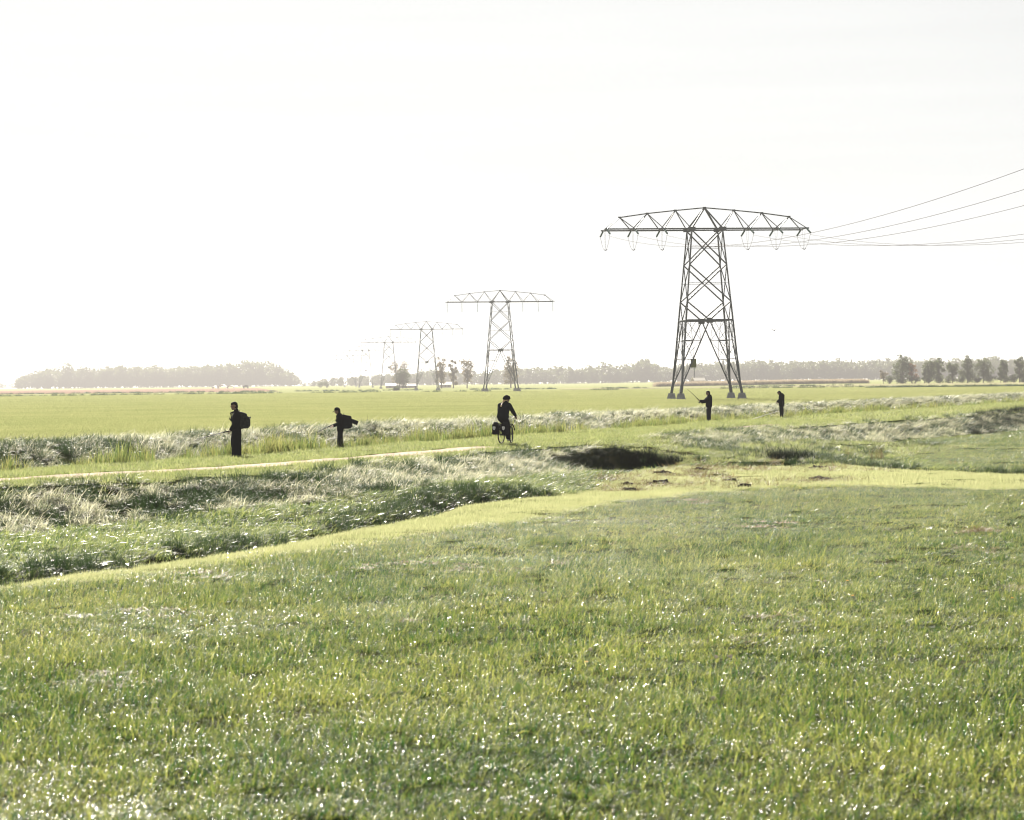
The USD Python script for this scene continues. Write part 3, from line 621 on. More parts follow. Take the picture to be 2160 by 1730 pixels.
rowspec = [  # px, height px, width px, trunk px, lobes, leaves, shape, leaf, label
    (1868, 24, 18, 9, 7, 400, 'fan', 'leafC', 'small thin bare tree at the left end of the tree row on the right'),
    (1902, 56, 34, 8, 20, 2300, 'round', 'leafA', 'tallest loose-crowned tree of the right-hand row, next to the reddish tree'),
    (1921, 41, 17, 7, 10, 700, 'round', 'leafB', 'reddish-brown autumn tree in the right-hand row'),
    (1945, 31, 12, 5, 8, 500, 'column', 'leafA', 'narrow low tree between the reddish tree and a round dark tree'),
    (1962, 46, 23, 9, 16, 2000, 'round', 'leafA', 'dense oval tree right of the reddish one in the far row'),
    (1988, 50, 23, 11, 14, 1500, 'round', 'leafA', 'tree with a browned top left of its smaller leaning neighbour'),
    (2006, 40, 22, 13, 12, 1200, 'fan', 'leafA', 'smaller flat-topped tree overlapping its taller neighbour on the left'),
    (2042, 53, 31, 10, 18, 2300, 'cone', 'leafA', 'broad tree with a pointed top left of centre in the right row'),
    (2074, 48, 29, 12, 16, 1900, 'round', 'leafA', 'round tree on a bare trunk right of the pointed tree'),
    (2106, 24, 12, 5, 7, 500, 'column', 'leafA', 'short thin tree in the gap right of the round tree'),
    (2123, 47, 20, 10, 13, 1500, 'column', 'leafA', 'slim upright tree, left one of the last close pair'),
    (2143, 50, 21, 9, 14, 1600, 'column', 'leafA', 'slim upright tree, right one of the last close pair'),
    (2166, 50, 24, 9, 14, 1600, 'round', 'leafA', 'dark tree cut by the right edge of the picture')]
for px, hp, wp, tp, lob, n, shp, lm, lb in rowspec:
    X = row_x(px); Y = ROWD + tr.normal(0, 6); Z = gz(X, Y)
    make_tree(lb, 'tree', h_of(hp + 3), h_of(wp) * 1.32, h_of(tp), lob, n, .34, M[lm], tr, (X, Y, Z), shp, 'trees of the right-hand row')
bushspec = [(1872, 15, 8, 'low dark bush shaped like a wedge at the left end of the right row'), (1895, 11, 26, 'low bush under the tallest tree of the right row'), (1921, 14, 24, 'rounded bush below the reddish tree'), (1950, 12, 10, 'small square bush right of the reddish tree'), (1978, 15, 22, 'bush between the oval tree and the brown-topped tree'), (2000, 14, 20, 'bush at the foot of the flat-topped tree'), (2030, 14, 26, 'wide bush left of the pointed tree trunk'), (2060, 11, 13, 'small bush right of the pointed tree trunk'), (2084, 15, 28, 'wide dark bush under the round tree'), (2118, 15, 20, 'bush at the foot of the slim pair, left'), (2138, 16, 18, 'bush at the foot of the slim pair, right'), (2158, 10, 14, 'low bush at the right edge of the picture')]
for px, hp, wp, lb in bushspec:
    X = row_x(px); Y = ROWD - 6 + tr.normal(0, 3); Z = gz(X, Y); h, w = h_of(hp) * 1.3, h_of(wp) * 1.4
    t = thing('bush', lb, 'bush', (X, Y, Z), group='bushes under the right-hand row')
    C = [(tr.uniform(-.35, .35) * w, tr.uniform(-1, 1), h * tr.uniform(.25, .6)) for _ in range(9)]; C[0] = (-.1 * w, 0, h * .62)
    obj('stems', cat([tube([(c[0] * .3, c[1] * .3, -.2), c], [.08, .03], 4) for c in C]), M['bark'], t)
    obj('foliage', leaf_cloud(C, [.36 * h] * 9, 700, .24, tr, .1), M['leafA'], t)
# slender trees near the middle pylons
for px, hp, wp, tp, lob, n, shp, lb, D in [
    (932, 66, 24, 12, 15, 520, 'column', 'slender pale birch, left of the three beside the third pylon', 1400), (957, 60, 18, 12, 12, 420, 'column', 'slender pale birch, middle and narrowest of the three beside the third pylon', 1420),
    (986, 60, 26, 14, 15, 520, 'fan', 'slender forked birch, right of the three beside the third pylon', 1400), (1078, 65, 24, 10, 15, 560, 'round', 'loose pale birch seen through the second pylon', 1380),
    (843, 56, 36, 12, 18, 520, 'fan', 'thin tall tree growing out behind the round grey tree', 1490)]:
    X = row_x(px, D); make_tree(lb, 'tree', h_of(hp, D), h_of(wp, D) * 1.35, h_of(tp, D), lob, int(n * 2.6), .40, M['leafC'], tr, (X, D, gz(X, D)), shp, 'slender trees by the pylons', .2)
X = row_x(850, 1480); make_tree('broad round grey tree behind the fourth pylon', 'tree', h_of(42, 1480), h_of(34, 1480), h_of(6, 1480), 18, 1900, .38, M['leafA'], tr, (X, 1480, gz(X, 1480)), 'round')
for px, hp, wp, D, lb in [(677, 15, 13, 1900, 'left one of two round bushes far left of the pylons'), (690, 15, 12, 1900, 'right one of two round bushes far left of the pylons'), (836, 10, 17, 1120, 'dark bush at the foot of the fourth pylon')]:
    X = row_x(px, D); h, w = h_of(hp, D), h_of(wp, D); t = thing('bush', lb, 'bush', (X, D, gz(X, D)))
    C = [(tr.uniform(-.3, .3) * w, tr.uniform(-1, 1), h * tr.uniform(.25, .6)) for _ in range(8)]
    obj('stems', cat([tube([(c[0] * .3, c[1] * .3, -.2), c], [.08, .03], 4) for c in C]), M['bark'], t)
    obj('foliage', leaf_cloud(C, [.38 * h] * 8, 600, .28, tr, .1), M['leafA'], t)

def wood_tree(h, rng):
    C, R = [], []
    for k in range(14):
        z = .12 + .80 * (k + .5) / 14; e = math.sin(math.pi * (.2 + .65 * (k + .5) / 14)); az = k * 2.4 + rng.random(); C.append((.22 * e * math.cos(az), .22 * e * math.sin(az), z)); R.append(.17 * (.7 + .6 * rng.random()))
    v, f = leaf_cloud(C, R, 420, .055, rng, .2)
    tk = tube([(0, 0, -.05), (0, 0, .8)], [.018, .006], 5)
    vv = np.vstack([v, tk.vertices]); KEEP.append(vv); TONE[id(vv)] = np.concatenate([TONE[id(v)], np.zeros(len(tk.vertices))]); return vv, np.vstack([f, np.asarray(tk.faces) + len(v)])
woodP = [wood_tree(1, tr) for _ in range(6)]
def wood(name, prof, D, depth, spacing, label, leafm):
    P = np.array(prof, float); xs0, xs1 = row_x(P[0, 0], D), row_x(P[-1, 0], D)
    X, Y, H = [], [], []
    for r_ in range(depth):
        xr = np.arange(xs0, xs1, spacing) + tr.normal(0, spacing * .35, len(np.arange(xs0, xs1, spacing)))
        hh = np.interp(xr / D * 5500 + 1080, P[:, 0], P[:, 1]) * tr.normal(1.0 if r_ else .88, .10, len(xr)).clip(.65, 1.25)
        X.append(xr); Y.append(D + r_ * 14 + tr.normal(0, 4, len(xr))); H.append(hh)
    X, Y, H = map(np.concatenate, (X, Y, H))
    instancer(name, woodP, leafm, X, Y, H * .95 + 1.5, label, 'wood', zscale=H)
wood('wood', [(34, 13), (60, 17), (110, 22), (200, 23), (300, 22), (420, 23), (500, 24), (512, 29), (525, 25), (580, 22), (615, 15), (632, 8)], 2900, 4, 6.5, 'hazy wood standing alone on the left horizon', M['leafA'])
wood('wood_001', [(px_, h_ * 1.27) for px_, h_ in [(640, 3), (690, 7), (780, 8), (870, 9), (890, 12), (1000, 10), (1090, 12.5), (1300, 13), (1335, 14), (1355, 18), (1378, 16), (1395, 12), (1480, 14), (1560, 15), (1700, 15), (1850, 14.5), (1960, 14.5), (2160, 14.5), (2420, 14.5)]], 2600, 4, 7.0, 'long hazy wood along the horizon behind the pylons', M['leafA'])
wood('wood_002', [(-160, 8), (-60, 9), (40, 8)], 3600, 2, 8, 'faint wood at the left edge of the horizon', M['leafA'])
# standing maize right of the big pylon
mz = np.random.default_rng(12)
maizeP = [blades(70, 1.3, 2.1, .15, .14, (.08, .08), (.5, .4), mz, 3) for _ in range(3)]
mx, my = mz.uniform(72, 176, 1500), 1290 + np.abs(mz.normal(0, 12, 1500))
instancer('maize_crop', maizeP, M['maize'], mx, my, np.full(1500, 1.0), 'pale strip of ripe maize in front of the long wood', 'maize')

# far farm buildings
def barn(label, px, D, w, dep, h_wall, h_ridge, rotz=0.0, name='barn'):
    X = row_x(px, D); t = thing(name, label, 'barn', (X, D, gz(X, D)), rotz)
    obj('wall', cat([box(w, .3, h_wall, (0, -dep / 2, h_wall / 2)), box(w, .3, h_wall, (0, dep / 2, h_wall / 2)), box(.3, dep - .3, h_wall, (-w / 2 + .15, 0, h_wall / 2)), box(.3, dep - .3, h_wall, (w / 2 - .15, 0, h_wall / 2))]), M['wall'], t)
    a_ = math.atan2(h_ridge - h_wall, dep / 2); L = math.hypot(h_ridge - h_wall, dep / 2) + .5
    for s in (-1, 1):
        r_ = box(w + .8, L, .18); r_.apply_transform(trimesh.transformations.rotation_matrix(-s * a_, (1, 0, 0))); r_.apply_translation((0, s * (dep / 4 + .05), (h_wall + h_ridge) / 2 + .1)); obj('roof', r_, M['roof'], t)
    for s in (-1, 1):
        gab = trimesh.Trimesh([(s * (w / 2 - .1), -dep / 2, h_wall), (s * (w / 2 - .1), dep / 2, h_wall), (s * (w / 2 - .1), 0, h_ridge), (s * (w / 2 - .35), -dep / 2, h_wall), (s * (w / 2 - .35), dep / 2, h_wall), (s * (w / 2 - .35), 0, h_ridge)], [(0, 1, 2), (3, 5, 4), (0, 3, 4), (0, 4, 1), (1, 4, 5), (1, 5, 2), (2, 5, 3), (2, 3, 0)], process=False)
        obj('gable', gab, M['wall'], t)
    for k in range(3): obj('window', box(w * .10, .12, h_wall * .35, ((k - 1) * w * .3, -dep / 2 - .2, h_wall * .55)), M['window'], t)
    return t
barn('low long barn with a pale roof, behind the fourth pylon and the round tree', 838, 1560, 13, 8, 1.4, 3.0)
barn('smaller pale-roofed shed just right of the round grey tree', 868, 1590, 7, 6, 1.3, 2.6)
barn('pale-roofed barn between the third pylon and the middle birch', 940, 1560, 7, 8, 1.8, 3.6)
barn('pale-roofed barn seen between the legs of the nearest pylon', 1473, 1600, 6.5, 9, 2.2, 4.4, .2)
X = row_x(468, 2000); t = thing('polytunnel', 'row of pale hooped tunnels in front of the left wood', 'polytunnel', (X, 2000, gz(X, 2000)))
for k, (ox, rr) in enumerate([(-6, 1.5), (0, 3.2), (6.5, 2.6)]):
    ph = np.linspace(0, math.pi, 13); arc = np.stack([ox + rr * np.cos(ph), np.zeros(13), rr * np.sin(ph)], 1)
    obj('hoop', tube(arc, .12, 5), M['roof'], t)
    obj('cover', (np.vstack([arc + [0, .1, 0], arc + [0, 12, 0]]), [(i_, i_ + 1, i_ + 14, i_ + 13) for i_ in range(12)]), M['roof'], t, smooth=True)
X = row_x(519, 1950); t = thing('hay_wagon', 'small dark wagon right of the hooped tunnels before the left wood', 'wagon', (X, 1950, gz(X, 1950)))
obj('load', cat([box(4.0, 2, 1.1, (0, 0, 1.5)), box(2.2, 1.8, .6, (.3, 0, 2.3))]), M['clod'], t); obj('bed', box(4.6, 2.1, .2, (0, 0, .85)), M['metal'], t)
for sx in (-1.5, 1.5): 
    w_ = trimesh.creation.cylinder(.45, 2.2, sections=14); w_.apply_transform(trimesh.transformations.rotation_matrix(math.pi / 2, (1, 0, 0))); w_.apply_translation((sx, 0, .45)); obj('wheel', w_, M['rubber'], t)
X = row_x(1797, 2700); t = thing('church_tower', 'slim pointed tower rising above the wood on the right', 'tower', (X, 2700, gz(X, 2700)))
obj('shaft', box(3.0, 3.0, 15, (0, 0, 7.5)), M['wall'], t); sp = trimesh.creation.cone(2.0, 8.0, sections=8); sp.apply_translation((0, 0, 14.95)); obj('spire', sp, M['bark'], t)
obj('belfry', cat([box(3.5, 3.5, .35, (0, 0, 15.0)), box(1.2, .2, 2.2, (0, -1.62, 12.5))]), M['window'], t)

# ------------------------------------------------------------------ people
def sph(c, r, n=14): return m3.Manifold.sphere(float(r), n).translate([float(k) for k in c])
def chain(pts, radii):
    s = [sph(p, r) for p, r in zip(pts, radii)]
    return [m3.Manifold.batch_hull([s[k], s[k + 1]]) for k in range(len(s) - 1)]
def hull(*cs): return m3.Manifold.batch_hull([sph(c, r) for c, r in cs])
def skin_mesh(parts, length=.035, smooth=6):
    m_ = m3.Manifold.batch_boolean(parts, m3.OpType.Add).refine_to_length(length).to_mesh()
    t_ = trimesh.Trimesh(m_.vert_properties[:, :3], m_.tri_verts, process=True)
    if smooth: trimesh.smoothing.filter_taubin(t_, iterations=smooth)
    return t_
def hand(w, d, s, side):
    """palm with four curled fingers and a thumb; w wrist, d pointing direction"""
    d = d / np.linalg.norm(d); n_ = np.cross(d, V(0, 1, 0)); n_ = n_ / (np.linalg.norm(n_) + 1e-9); lat = np.cross(n_, d)
    P = [hull((w, .026 * s), (w + d * .05 * s + lat * .022 * s, .020 * s), (w + d * .05 * s - lat * .022 * s, .020 * s), (w + d * .085 * s, .022 * s))]
    for k, L in enumerate((.062, .072, .066, .052)):
        b = w + d * .09 * s + lat * (.030 - .020 * k) * s; m1 = b + d * L * .5 * s + n_ * .006 * s; e = m1 + d * L * .35 * s - n_ * .03 * s
        P += chain([b, m1, e], [.0095 * s, .009 * s, .008 * s])
    b = w + d * .03 * s + lat * .03 * s * side; m1 = b + (d * .03 + lat * .022 * side) * s; P += chain([b, m1, m1 + d * .028 * s - n_ * .012 * s], [.012 * s, .010 * s, .009 * s])
    return P
def person(label, loc, rotz, J, jacket, trousers, hairm, s=1.0, wide=1.0, hood=False, hair='short', jlen=.0, shoe='black', bulk=1.0, white_hem=False):
    t = thing('person', label, 'person', loc, rotz, (s, s, s))
    g = {k: V(*v) for k, v in J.items()}
    hd, nk, ch, ws, pv = g['head'], g['neck'], g['chest'], g['waist'], g['pelvis']; face = g['face'] / np.linalg.norm(g['face']); yl = V(0, 1, 0)
    fp_ = hd + face * .045
    latf = np.cross(V(0, 0, 1), face); upf = np.cross(face, latf)
    headp = [hull((hd + upf * .03, .098), (hd + face * .03 + upf * .015, .088), (hd + face * .055 - upf * .085, .042)),
             hull((hd + face * .098 + upf * .012, .011), (hd + face * .122 - upf * .022, .014)), hull((hd + face * .10 - upf * .055 - latf * .015, .012), (hd + face * .10 - upf * .055 + latf * .015, .012)),
             sph(hd + latf * .098 - upf * .005, .024, 8), sph(hd - latf * .098 - upf * .005, .024, 8), sph(hd + face * .098 + latf * .035 + upf * .012, .014, 8), sph(hd + face * .098 - latf * .035 + upf * .012, .014, 8)]
    torso = [hull((pv + yl * .08, .10), (pv - yl * .08, .10), (ws + yl * .07, .09), (ws - yl * .07, .09)), hull((ws + yl * .07, .09), (ws - yl * .07, .09), (ch + yl * .09, .10), (ch - yl * .09, .10)),
             hull((ch + yl * .09, .10), (ch - yl * .09, .10), (g['shL'], .055), (g['shR'], .055), (nk, .06))]
    body = headp + torso + chain([nk, hd - upf * .03], [.056, .054])
    for a_ in 'LR':
        body += chain([g['sh' + a_], g['el' + a_], g['wr' + a_]], [.052, .040, .028]) + chain([g['hip' + a_], g['kn' + a_], g['an' + a_]], [.082, .054, .040])
        dirh = g.get('hd' + a_, g['wr' + a_] - g['el' + a_]); body += hand(g['wr' + a_], dirh, 1.0, 1 if a_ == 'R' else -1)
        body += [hull((g['an' + a_] + V(-.02, 0, -.04), .038), (g['toe' + a_], .032))]
    obj('body', skin_mesh(body, .03, 4), M['skin'], t, smooth=60)
    e = .028 * bulk
    jk = [hull((pv + yl * .09 + V(0, 0, .02 - jlen), .10 + e), (pv - yl * .09 + V(0, 0, .02 - jlen), .10 + e), (ws + yl * .08, .10 + e), (ws - yl * .08, .10 + e)),
          hull((ws + yl * .08, .10 + e), (ws - yl * .08, .10 + e), (ch + yl * .09, .105 + e), (ch - yl * .09, .105 + e)),
          hull((ch + yl * .09, .105 + e), (ch - yl * .09, .105 + e), (g['shL'], .06 + e * .6), (g['shR'], .06 + e * .6), (nk - V(0, 0, .02), .06 + e * .5))]
    jk += chain([nk - V(0, 0, .03), nk + V(0, 0, .03)], [.085, .075])
    for a_ in 'LR':
        wr = g['wr' + a_]; el = g['el' + a_]; jk += chain([g['sh' + a_], el, wr + (el - wr) * .06], [.062 + e * .6, .052 + e * .6, .040 + e * .4])
    if hood: jk += [hull((nk + V(-.07, 0, .0), .10), (ch + V(-.13, 0, .10), .07))]
    obj('jacket', skin_mesh(jk, .035, 5), jacket, t, smooth=60)
    tp = [hull((pv + yl * .08, .112), (pv - yl * .08, .112), (g['hipL'], .09), (g['hipR'], .09))]
    for a_ in 'LR':
        an = g['an' + a_]; tp += chain([g['hip' + a_], g['kn' + a_], an + V(0, 0, -.01)], [.105 * wide ** .5, .080 * wide, .072 * wide ** .95])
    obj('trousers', skin_mesh(tp, .035, 5), trousers, t, smooth=60)
    if white_hem:
        obj('shirt', skin_mesh([hull((pv + yl * .085 + V(0, 0, -.10), .125), (pv - yl * .085 + V(0, 0, -.10), .125), (pv + yl * .085 + V(0, 0, .02), .12), (pv - yl * .085 + V(0, 0, .02), .12))], .04, 3), M['white'], t, smooth=60)
    for a_ in 'LR':
        obj('shoe', skin_mesh([hull((g['an' + a_] + V(-.035, 0, -.055), .042), (g['toe' + a_] + V(.01, 0, 0), .036), (g['toe' + a_] + V(-.07, 0, .015), .045))], .03, 3), M[shoe], t, smooth=60)
    if hair == 'short':
        obj('hair', skin_mesh([hull((hd + upf * .048 - face * .012, .099), (hd + upf * .06 + face * .035, .080), (hd - face * .045 - upf * .03, .075))], .025, 3), hairm, t, smooth=60)
    elif hair == 'cap':
        obj('hair', skin_mesh([hull((hd + upf * .03 - face * .02, .100), (hd - face * .04 - upf * .04, .07))], .025, 3), hairm, t, smooth=60)
        obj('cap', skin_mesh([hull((hd + upf * .055, .102), (hd + upf * .075 + face * .02, .088)), hull((hd + upf * .045 + face * .09 + latf * .05, .012), (hd + upf * .045 + face * .09 - latf * .05, .012), (hd + upf * .03 + face * .19 + latf * .03, .010), (hd + upf * .03 + face * .19 - latf * .03, .010))], .025, 2), M['black'], t, smooth=60)
    elif hair == 'long':
        obj('hair', skin_mesh([hull((hd + upf * .045 - face * .012, .105), (hd + upf * .055 + face * .03, .086), (hd - face * .055 - upf * .05, .085))] + chain([hd - face * .07 - upf * .06, hd - face * .10 - upf * .17 + yl * .03, ch + V(-.13, .07, .05)], [.08, .075, .04]), .025, 3), hairm, t, smooth=60)
    return t
def stand(**kw):
    J = dict(head=(0.03, 0, 1.665), face=(1, 0, -.05), neck=(0, 0, 1.50), chest=(0, 0, 1.30), waist=(0, 0, 1.10), pelvis=(0, 0, .95), shL=(0, .18, 1.43), shR=(0, -.18, 1.43),
             elL=(.0, .24, 1.14), elR=(.0, -.24, 1.14), wrL=(.08, .23, .90), wrR=(.08, -.23, .90), hipL=(0, .095, .90), hipR=(0, -.095, .90),
             knL=(.02, .11, .49), knR=(.02, -.11, .49), anL=(0, .12, .09), anR=(0, -.12, .09), toeL=(.16, .13, .035), toeR=(.16, -.13, .035)); J.update(kw); return J

def local(loc, rotz, s, p):
    c, n_ = math.cos(rotz), math.sin(rotz); return np.array([loc[0] + s * (c * p[0] - n_ * p[1]), loc[1] + s * (n_ * p[0] + c * p[1]), loc[2] + s * p[2]])
def rod_thing(label, a_, b_, material, r0_=.020, r1_=.009, handle=True, name='fishing_rod', catg='fishing rod', reel=False):
    a_, b_ = np.asarray(a_, float), np.asarray(b_, float); t = thing(name, label, catg, tuple(a_)); d = b_ - a_
    sag = np.linspace(0, 1, 12)[:, None]; obj('rod_blank', tube(d * sag + np.concatenate([np.zeros((12, 2)), -.06 * sag ** 2.5], 1), np.linspace(r0_, r1_, 12), 6), material, t)
    n_ = d / np.linalg.norm(d)
    if handle: obj('grip', tube([-n_ * .28, n_ * .22], [.022, .020], 8), M['rubber'], t)
    if reel:
        rl = trimesh.creation.cylinder(.05, .07, sections=14); rl.apply_translation((0, 0, -.11)); obj('reel', cat([rl, bar((0, 0, -.09), (0, 0, 0), .02)]), M['metal'], t)
    return t
def backpack(label, loc, rotz, s, material, roll=False, w=.36, h=.52, dep=.24):
    t = thing('backpack', label, 'backpack', loc, rotz, (s, s, s))
    bx_ = [(x_, y_, z_) for x_ in (-dep / 2, dep / 2) for y_ in (-w / 2 + .07, w / 2 - .07) for z_ in ((.09, h * (.62 if w > .38 else .82)) if x_ < 0 else (.07, h - .05))]
    obj('bag', skin_mesh([m3.Manifold.batch_hull([sph(p, .075 if p[2] < .2 else .07) for p in bx_])], .04, 4), material, t, smooth=60)
    obj('pocket', skin_mesh([hull((( -dep / 2 - .06), -w / 4, .14), .055) if False else m3.Manifold.batch_hull([sph((-dep / 2 - .05, y_, z_), .055) for y_ in (-w / 4, w / 4) for z_ in (.12, .30)])], .04, 3), material, t, smooth=60)
    obj('lid', skin_mesh([m3.Manifold.batch_hull([sph((x_, y_, h - .03 + .35 * (x_ - dep / 2)), .06) for x_ in (-dep / 2 + .06, dep / 2 - .04) for y_ in (-w / 3, w / 3)])], .04, 3), material, t, smooth=60)
    for sy in (-1, 1):
        obj('strap', tube([(dep / 2, sy * .13, h - .05), (dep / 2 + .10, sy * .14, h + .05), (dep / 2 + .26, sy * .15, h - .02), (dep / 2 + .29, sy * .16, h - .22), (dep / 2 + .12, sy * .19, .14), (dep / 2, sy * .15, .08)], .022, 6), M['black2'], t, smooth=60)
    obj('grab_loop', tube([(dep / 2, -.04, h), (dep / 2, -.03, h + .06), (dep / 2, .03, h + .06), (dep / 2, .04, h)], .010, 5), M['black2'], t)
    for k in range(3): obj('buckle', box(.03, .035, .05, (-dep / 2 - .11, (k - 1) * .10, .36)), M['metal'], t)
    if roll:
        c_ = trimesh.creation.cylinder(.085, .46, sections=16); c_.apply_transform(trimesh.transformations.rotation_matrix(math.radians(68), (0, 1, 0))); c_.apply_translation((-dep / 2 - .10, .04, .30)); obj('bedroll', c_, M['black2'], t, smooth=40)
    return t

LEFT = math.pi
# man with rucksack on the left
loc = np.array([-9.2, 87.0, gz(-9.2, 87.0)]); rz = LEFT + .25; s1 = 1.03
person('short-haired man in wide black clothes wearing a camouflage rucksack', loc, rz, stand(head=(.06, 0, 1.67), elL=(.05, .25, 1.15), wrL=(.22, .21, .91), elR=(.0, -.24, 1.14), wrR=(.06, -.22, .89), chest=(-.01, 0, 1.30)), M['black'], M['black'], M['hair'], s1, 1.95, bulk=1.7, jlen=.04)
backpack('dark camouflage rucksack on the back of the leftmost man', local(loc, rz, s1, (-.215, 0, .93)), rz, s1, M['camo'], w=.40, h=.54, dep=.24)
rod_thing('thin dark rod held low by the leftmost man, its tip pointing down left', local(loc, rz, s1, (.26, .21, .87)), local(loc, rz, s1, (1.45, .26, .62)), M['rod'])
# boy or youth with cap
loc = np.array([-6.68, 101.3, gz(-6.68, 101.3)]); rz = LEFT + .15; s1 = .99
person('person in a black cap looking down beside the ditch reeds', loc, rz, stand(head=(.10, 0, 1.62), face=(1, 0, -.35), neck=(.04, 0, 1.48), shL=(.02, .17, 1.42), shR=(.02, -.17, 1.42), elL=(.02, .23, 1.14), elR=(.0, -.23, 1.14), wrL=(.26, .16, 1.06), wrR=(.25, -.14, 1.02), knL=(.05, .09, .49), anL=(.06, .10, .09), toeL=(.22, .11, .035), knR=(-.02, -.09, .49), anR=(-.06, -.10, .09), toeR=(.10, -.11, .035)), M['black'], M['black2'], M['hair'], s1, 1.08, hair='cap', bulk=1.2, jlen=.08)
backpack('black rucksack with a bedroll sticking out, on the person in the cap', local(loc, rz, s1, (-.25, 0, .92)), rz, s1, M['black2'], roll=True, h=.54)
rod_thing('thin rod held by the person in the cap, sloping down to the left', local(loc, rz, s1, (.33, .05, 1.07)), local(loc, rz, s1, (1.15, .1, .72)), M['rod'])
# man raising a rod
loc = np.array([11.33, 150.0, gz(11.33, 150.0)]); rz = LEFT + .1; s1 = 1.02
person('man in black hooded jacket with white shirt hem, raising a rod', loc, rz, stand(head=(.04, 0, 1.66), elL=(.26, .18, 1.20), elR=(.24, -.18, 1.18), wrL=(.50, .06, 1.24), wrR=(.44, -.06, 1.20), hdL=(.8, -.1, .3), hdR=(.8, .1, .3)), M['black'], M['black2'], M['hair'], s1, 1.35, hood=True, bulk=2.5, jlen=.0, white_hem=True)
rod_thing('thin dark fishing rod raised up to the left by the man before the big pylon', local(loc, rz, s1, (.54, 0, 1.25)), local(loc, rz, s1, (1.22, .05, 1.95)), M['rod'], reel=True)
# bowed person on the right
loc = np.array([16.6, 160.5, gz(16.6, 160.5)]); rz = LEFT - .25; s1 = .99
person('person in dark clothes with bowed head, rightmost, standing at the grassy ditch edge', loc, rz, stand(head=(.13, 0, 1.57), face=(.9, 0, -.55), neck=(.05, 0, 1.47), shL=(.0, .17, 1.41), shR=(.0, -.17, 1.41), elL=(.06, .24, 1.16), elR=(.03, -.24, 1.14), wrL=(.25, .17, 1.02), wrR=(.22, -.15, .98)), M['black'], M['black2'], M['hair'], s1, 1.25, bulk=2.4, hood=True, jlen=.14)
rod_thing('short dark stick held upright beside the bowed person', local(loc, rz, s1, (-.12, .36, 1.05)), local(loc, rz, s1, (-.20, .40, .30)), M['rod'], .02, .014, False, 'stick', 'stick')
a_ = np.array([14.05, 152.5, gz(14.05, 152.5) + .10]); b_ = np.array([17.0, 164.0, gz(17.0, 164.0) + .62])
rod_thing('pale long rod propped across the grass left of the bowed person', a_, b_, M['palerod'], .022, .012, False)

# ------------------------------------------------------------------ cyclist
BL = np.array([-.42, 99.6, gz(-.42, 99.6) + .03]); BR = math.pi / 2 - math.radians(21); BS = 1.0
bk = thing('bicycle', 'black touring bicycle with two rear bags, ridden away along the track', 'bicycle', BL, BR)
def wheel(cx, steer=0.0):
    ph = np.linspace(0, 2 * np.pi, 37)[:-1]
    def ring(r_, w_):
        c = np.stack([r_ * np.cos(ph), 0 * ph, r_ * np.sin(ph)], 1); n = len(ph); k = np.arange(8) * 2 * np.pi / 8
        v = c[:, None] + w_ * (np.cos(k)[None, :, None] * (c / r_)[:, None] + np.sin(k)[None, :, None] * V(0, 1, 0)); i_, j_ = np.meshgrid(np.arange(n), np.arange(8), indexing='ij')
        f = np.stack([i_ * 8 + j_, ((i_ + 1) % n) * 8 + j_, ((i_ + 1) % n) * 8 + (j_ + 1) % 8, i_ * 8 + (j_ + 1) % 8], -1).reshape(-1, 4); return trimesh.Trimesh(v.reshape(-1, 3), np.vstack([f[:, [0, 1, 2]], f[:, [0, 2, 3]]]), process=False)
    T = trimesh.transformations.rotation_matrix(steer, (0, 0, 1)); T[:3, 3] = (cx, 0, .35)
    hub = trimesh.creation.cylinder(.03, .10, sections=10); hub.apply_transform(trimesh.transformations.rotation_matrix(math.pi / 2, (1, 0, 0)))
    spk = cat([bar((0, (-1) ** k * .03, 0), (.305 * math.cos(k * .393), 0, .305 * math.sin(k * .393)), .004) for k in range(16)])
    out = []
    for m_ in (ring(.33, .024), ring(.305, .012), hub, spk): m_.apply_transform(T); out.append(m_)
    w_ = obj('wheel', out[2], M['metal'], bk); obj('tyre', out[0], M['rubber'], w_, smooth=60); obj('rim', out[1], M['metal'], w_, smooth=60); obj('spokes', out[3], M['metal'], w_)
wheel(0.0); wheel(1.06, .2)
bb, seat, head_t, head_b, fa = V(.45, 0, .29), V(.25, 0, .86), V(.86, 0, .90), V(.91, 0, .68), V(1.06, 0, .35)
obj('frame', cat([tube([bb, seat], .018), tube([bb, head_b], .020), tube([seat * .93 + bb * .07, head_t], .017), tube([head_t + V(-.02, 0, .04), head_b], .020)] + [tube([V(0, s * .06, .35), bb + V(0, s * .03, 0)], .011) for s in (-1, 1)] + [tube([V(0, s * .06, .35), seat * .9 + bb * .1], .010) for s in (-1, 1)]), M['metal'], bk, smooth=60)
obj('fork', cat([tube([head_b, V(.95, s * .05, .60), fa + V(0, s * .055, 0)], .013) for s in (-1, 1)]), M['metal'], bk, smooth=60)
obj('handlebar', cat([tube([(.84, 0, .92), (.83, 0, 1.02)], .014), tube([(.70, -.31, 1.00), (.80, -.22, 1.03), (.84, 0, 1.03), (.80, .22, 1.03), (.70, .31, 1.00)], .013)]), M['metal'], bk, smooth=60)
for s in (-1, 1): obj('grip', tube([(.66, s * .33, .99), (.75, s * .27, 1.015)], .019), M['rubber'], bk, smooth=60)
obj('saddle', skin_mesh([hull(((.13, .06, .93), .035), ((.13, -.06, .93), .035), ((.38, 0, .935), .022))], .03, 2), M['black'], bk, smooth=60)
obj('seat_post', tube([seat, (.23, 0, .92)], .013), M['metal'], bk)
obj('carrier', cat([tube([(-.25, s * .06, .74), (.2, s * .06, .76)], .008) for s in (-1, 1)] + [tube([(-.02, s * .07, .36), (-.1, s * .06, .74)], .007) for s in (-1, 1)] + [bar((k, -.06, .745), (k, .06, .745), .012) for k in (-.22, -.1, .02, .14)]), M['metal'], bk)
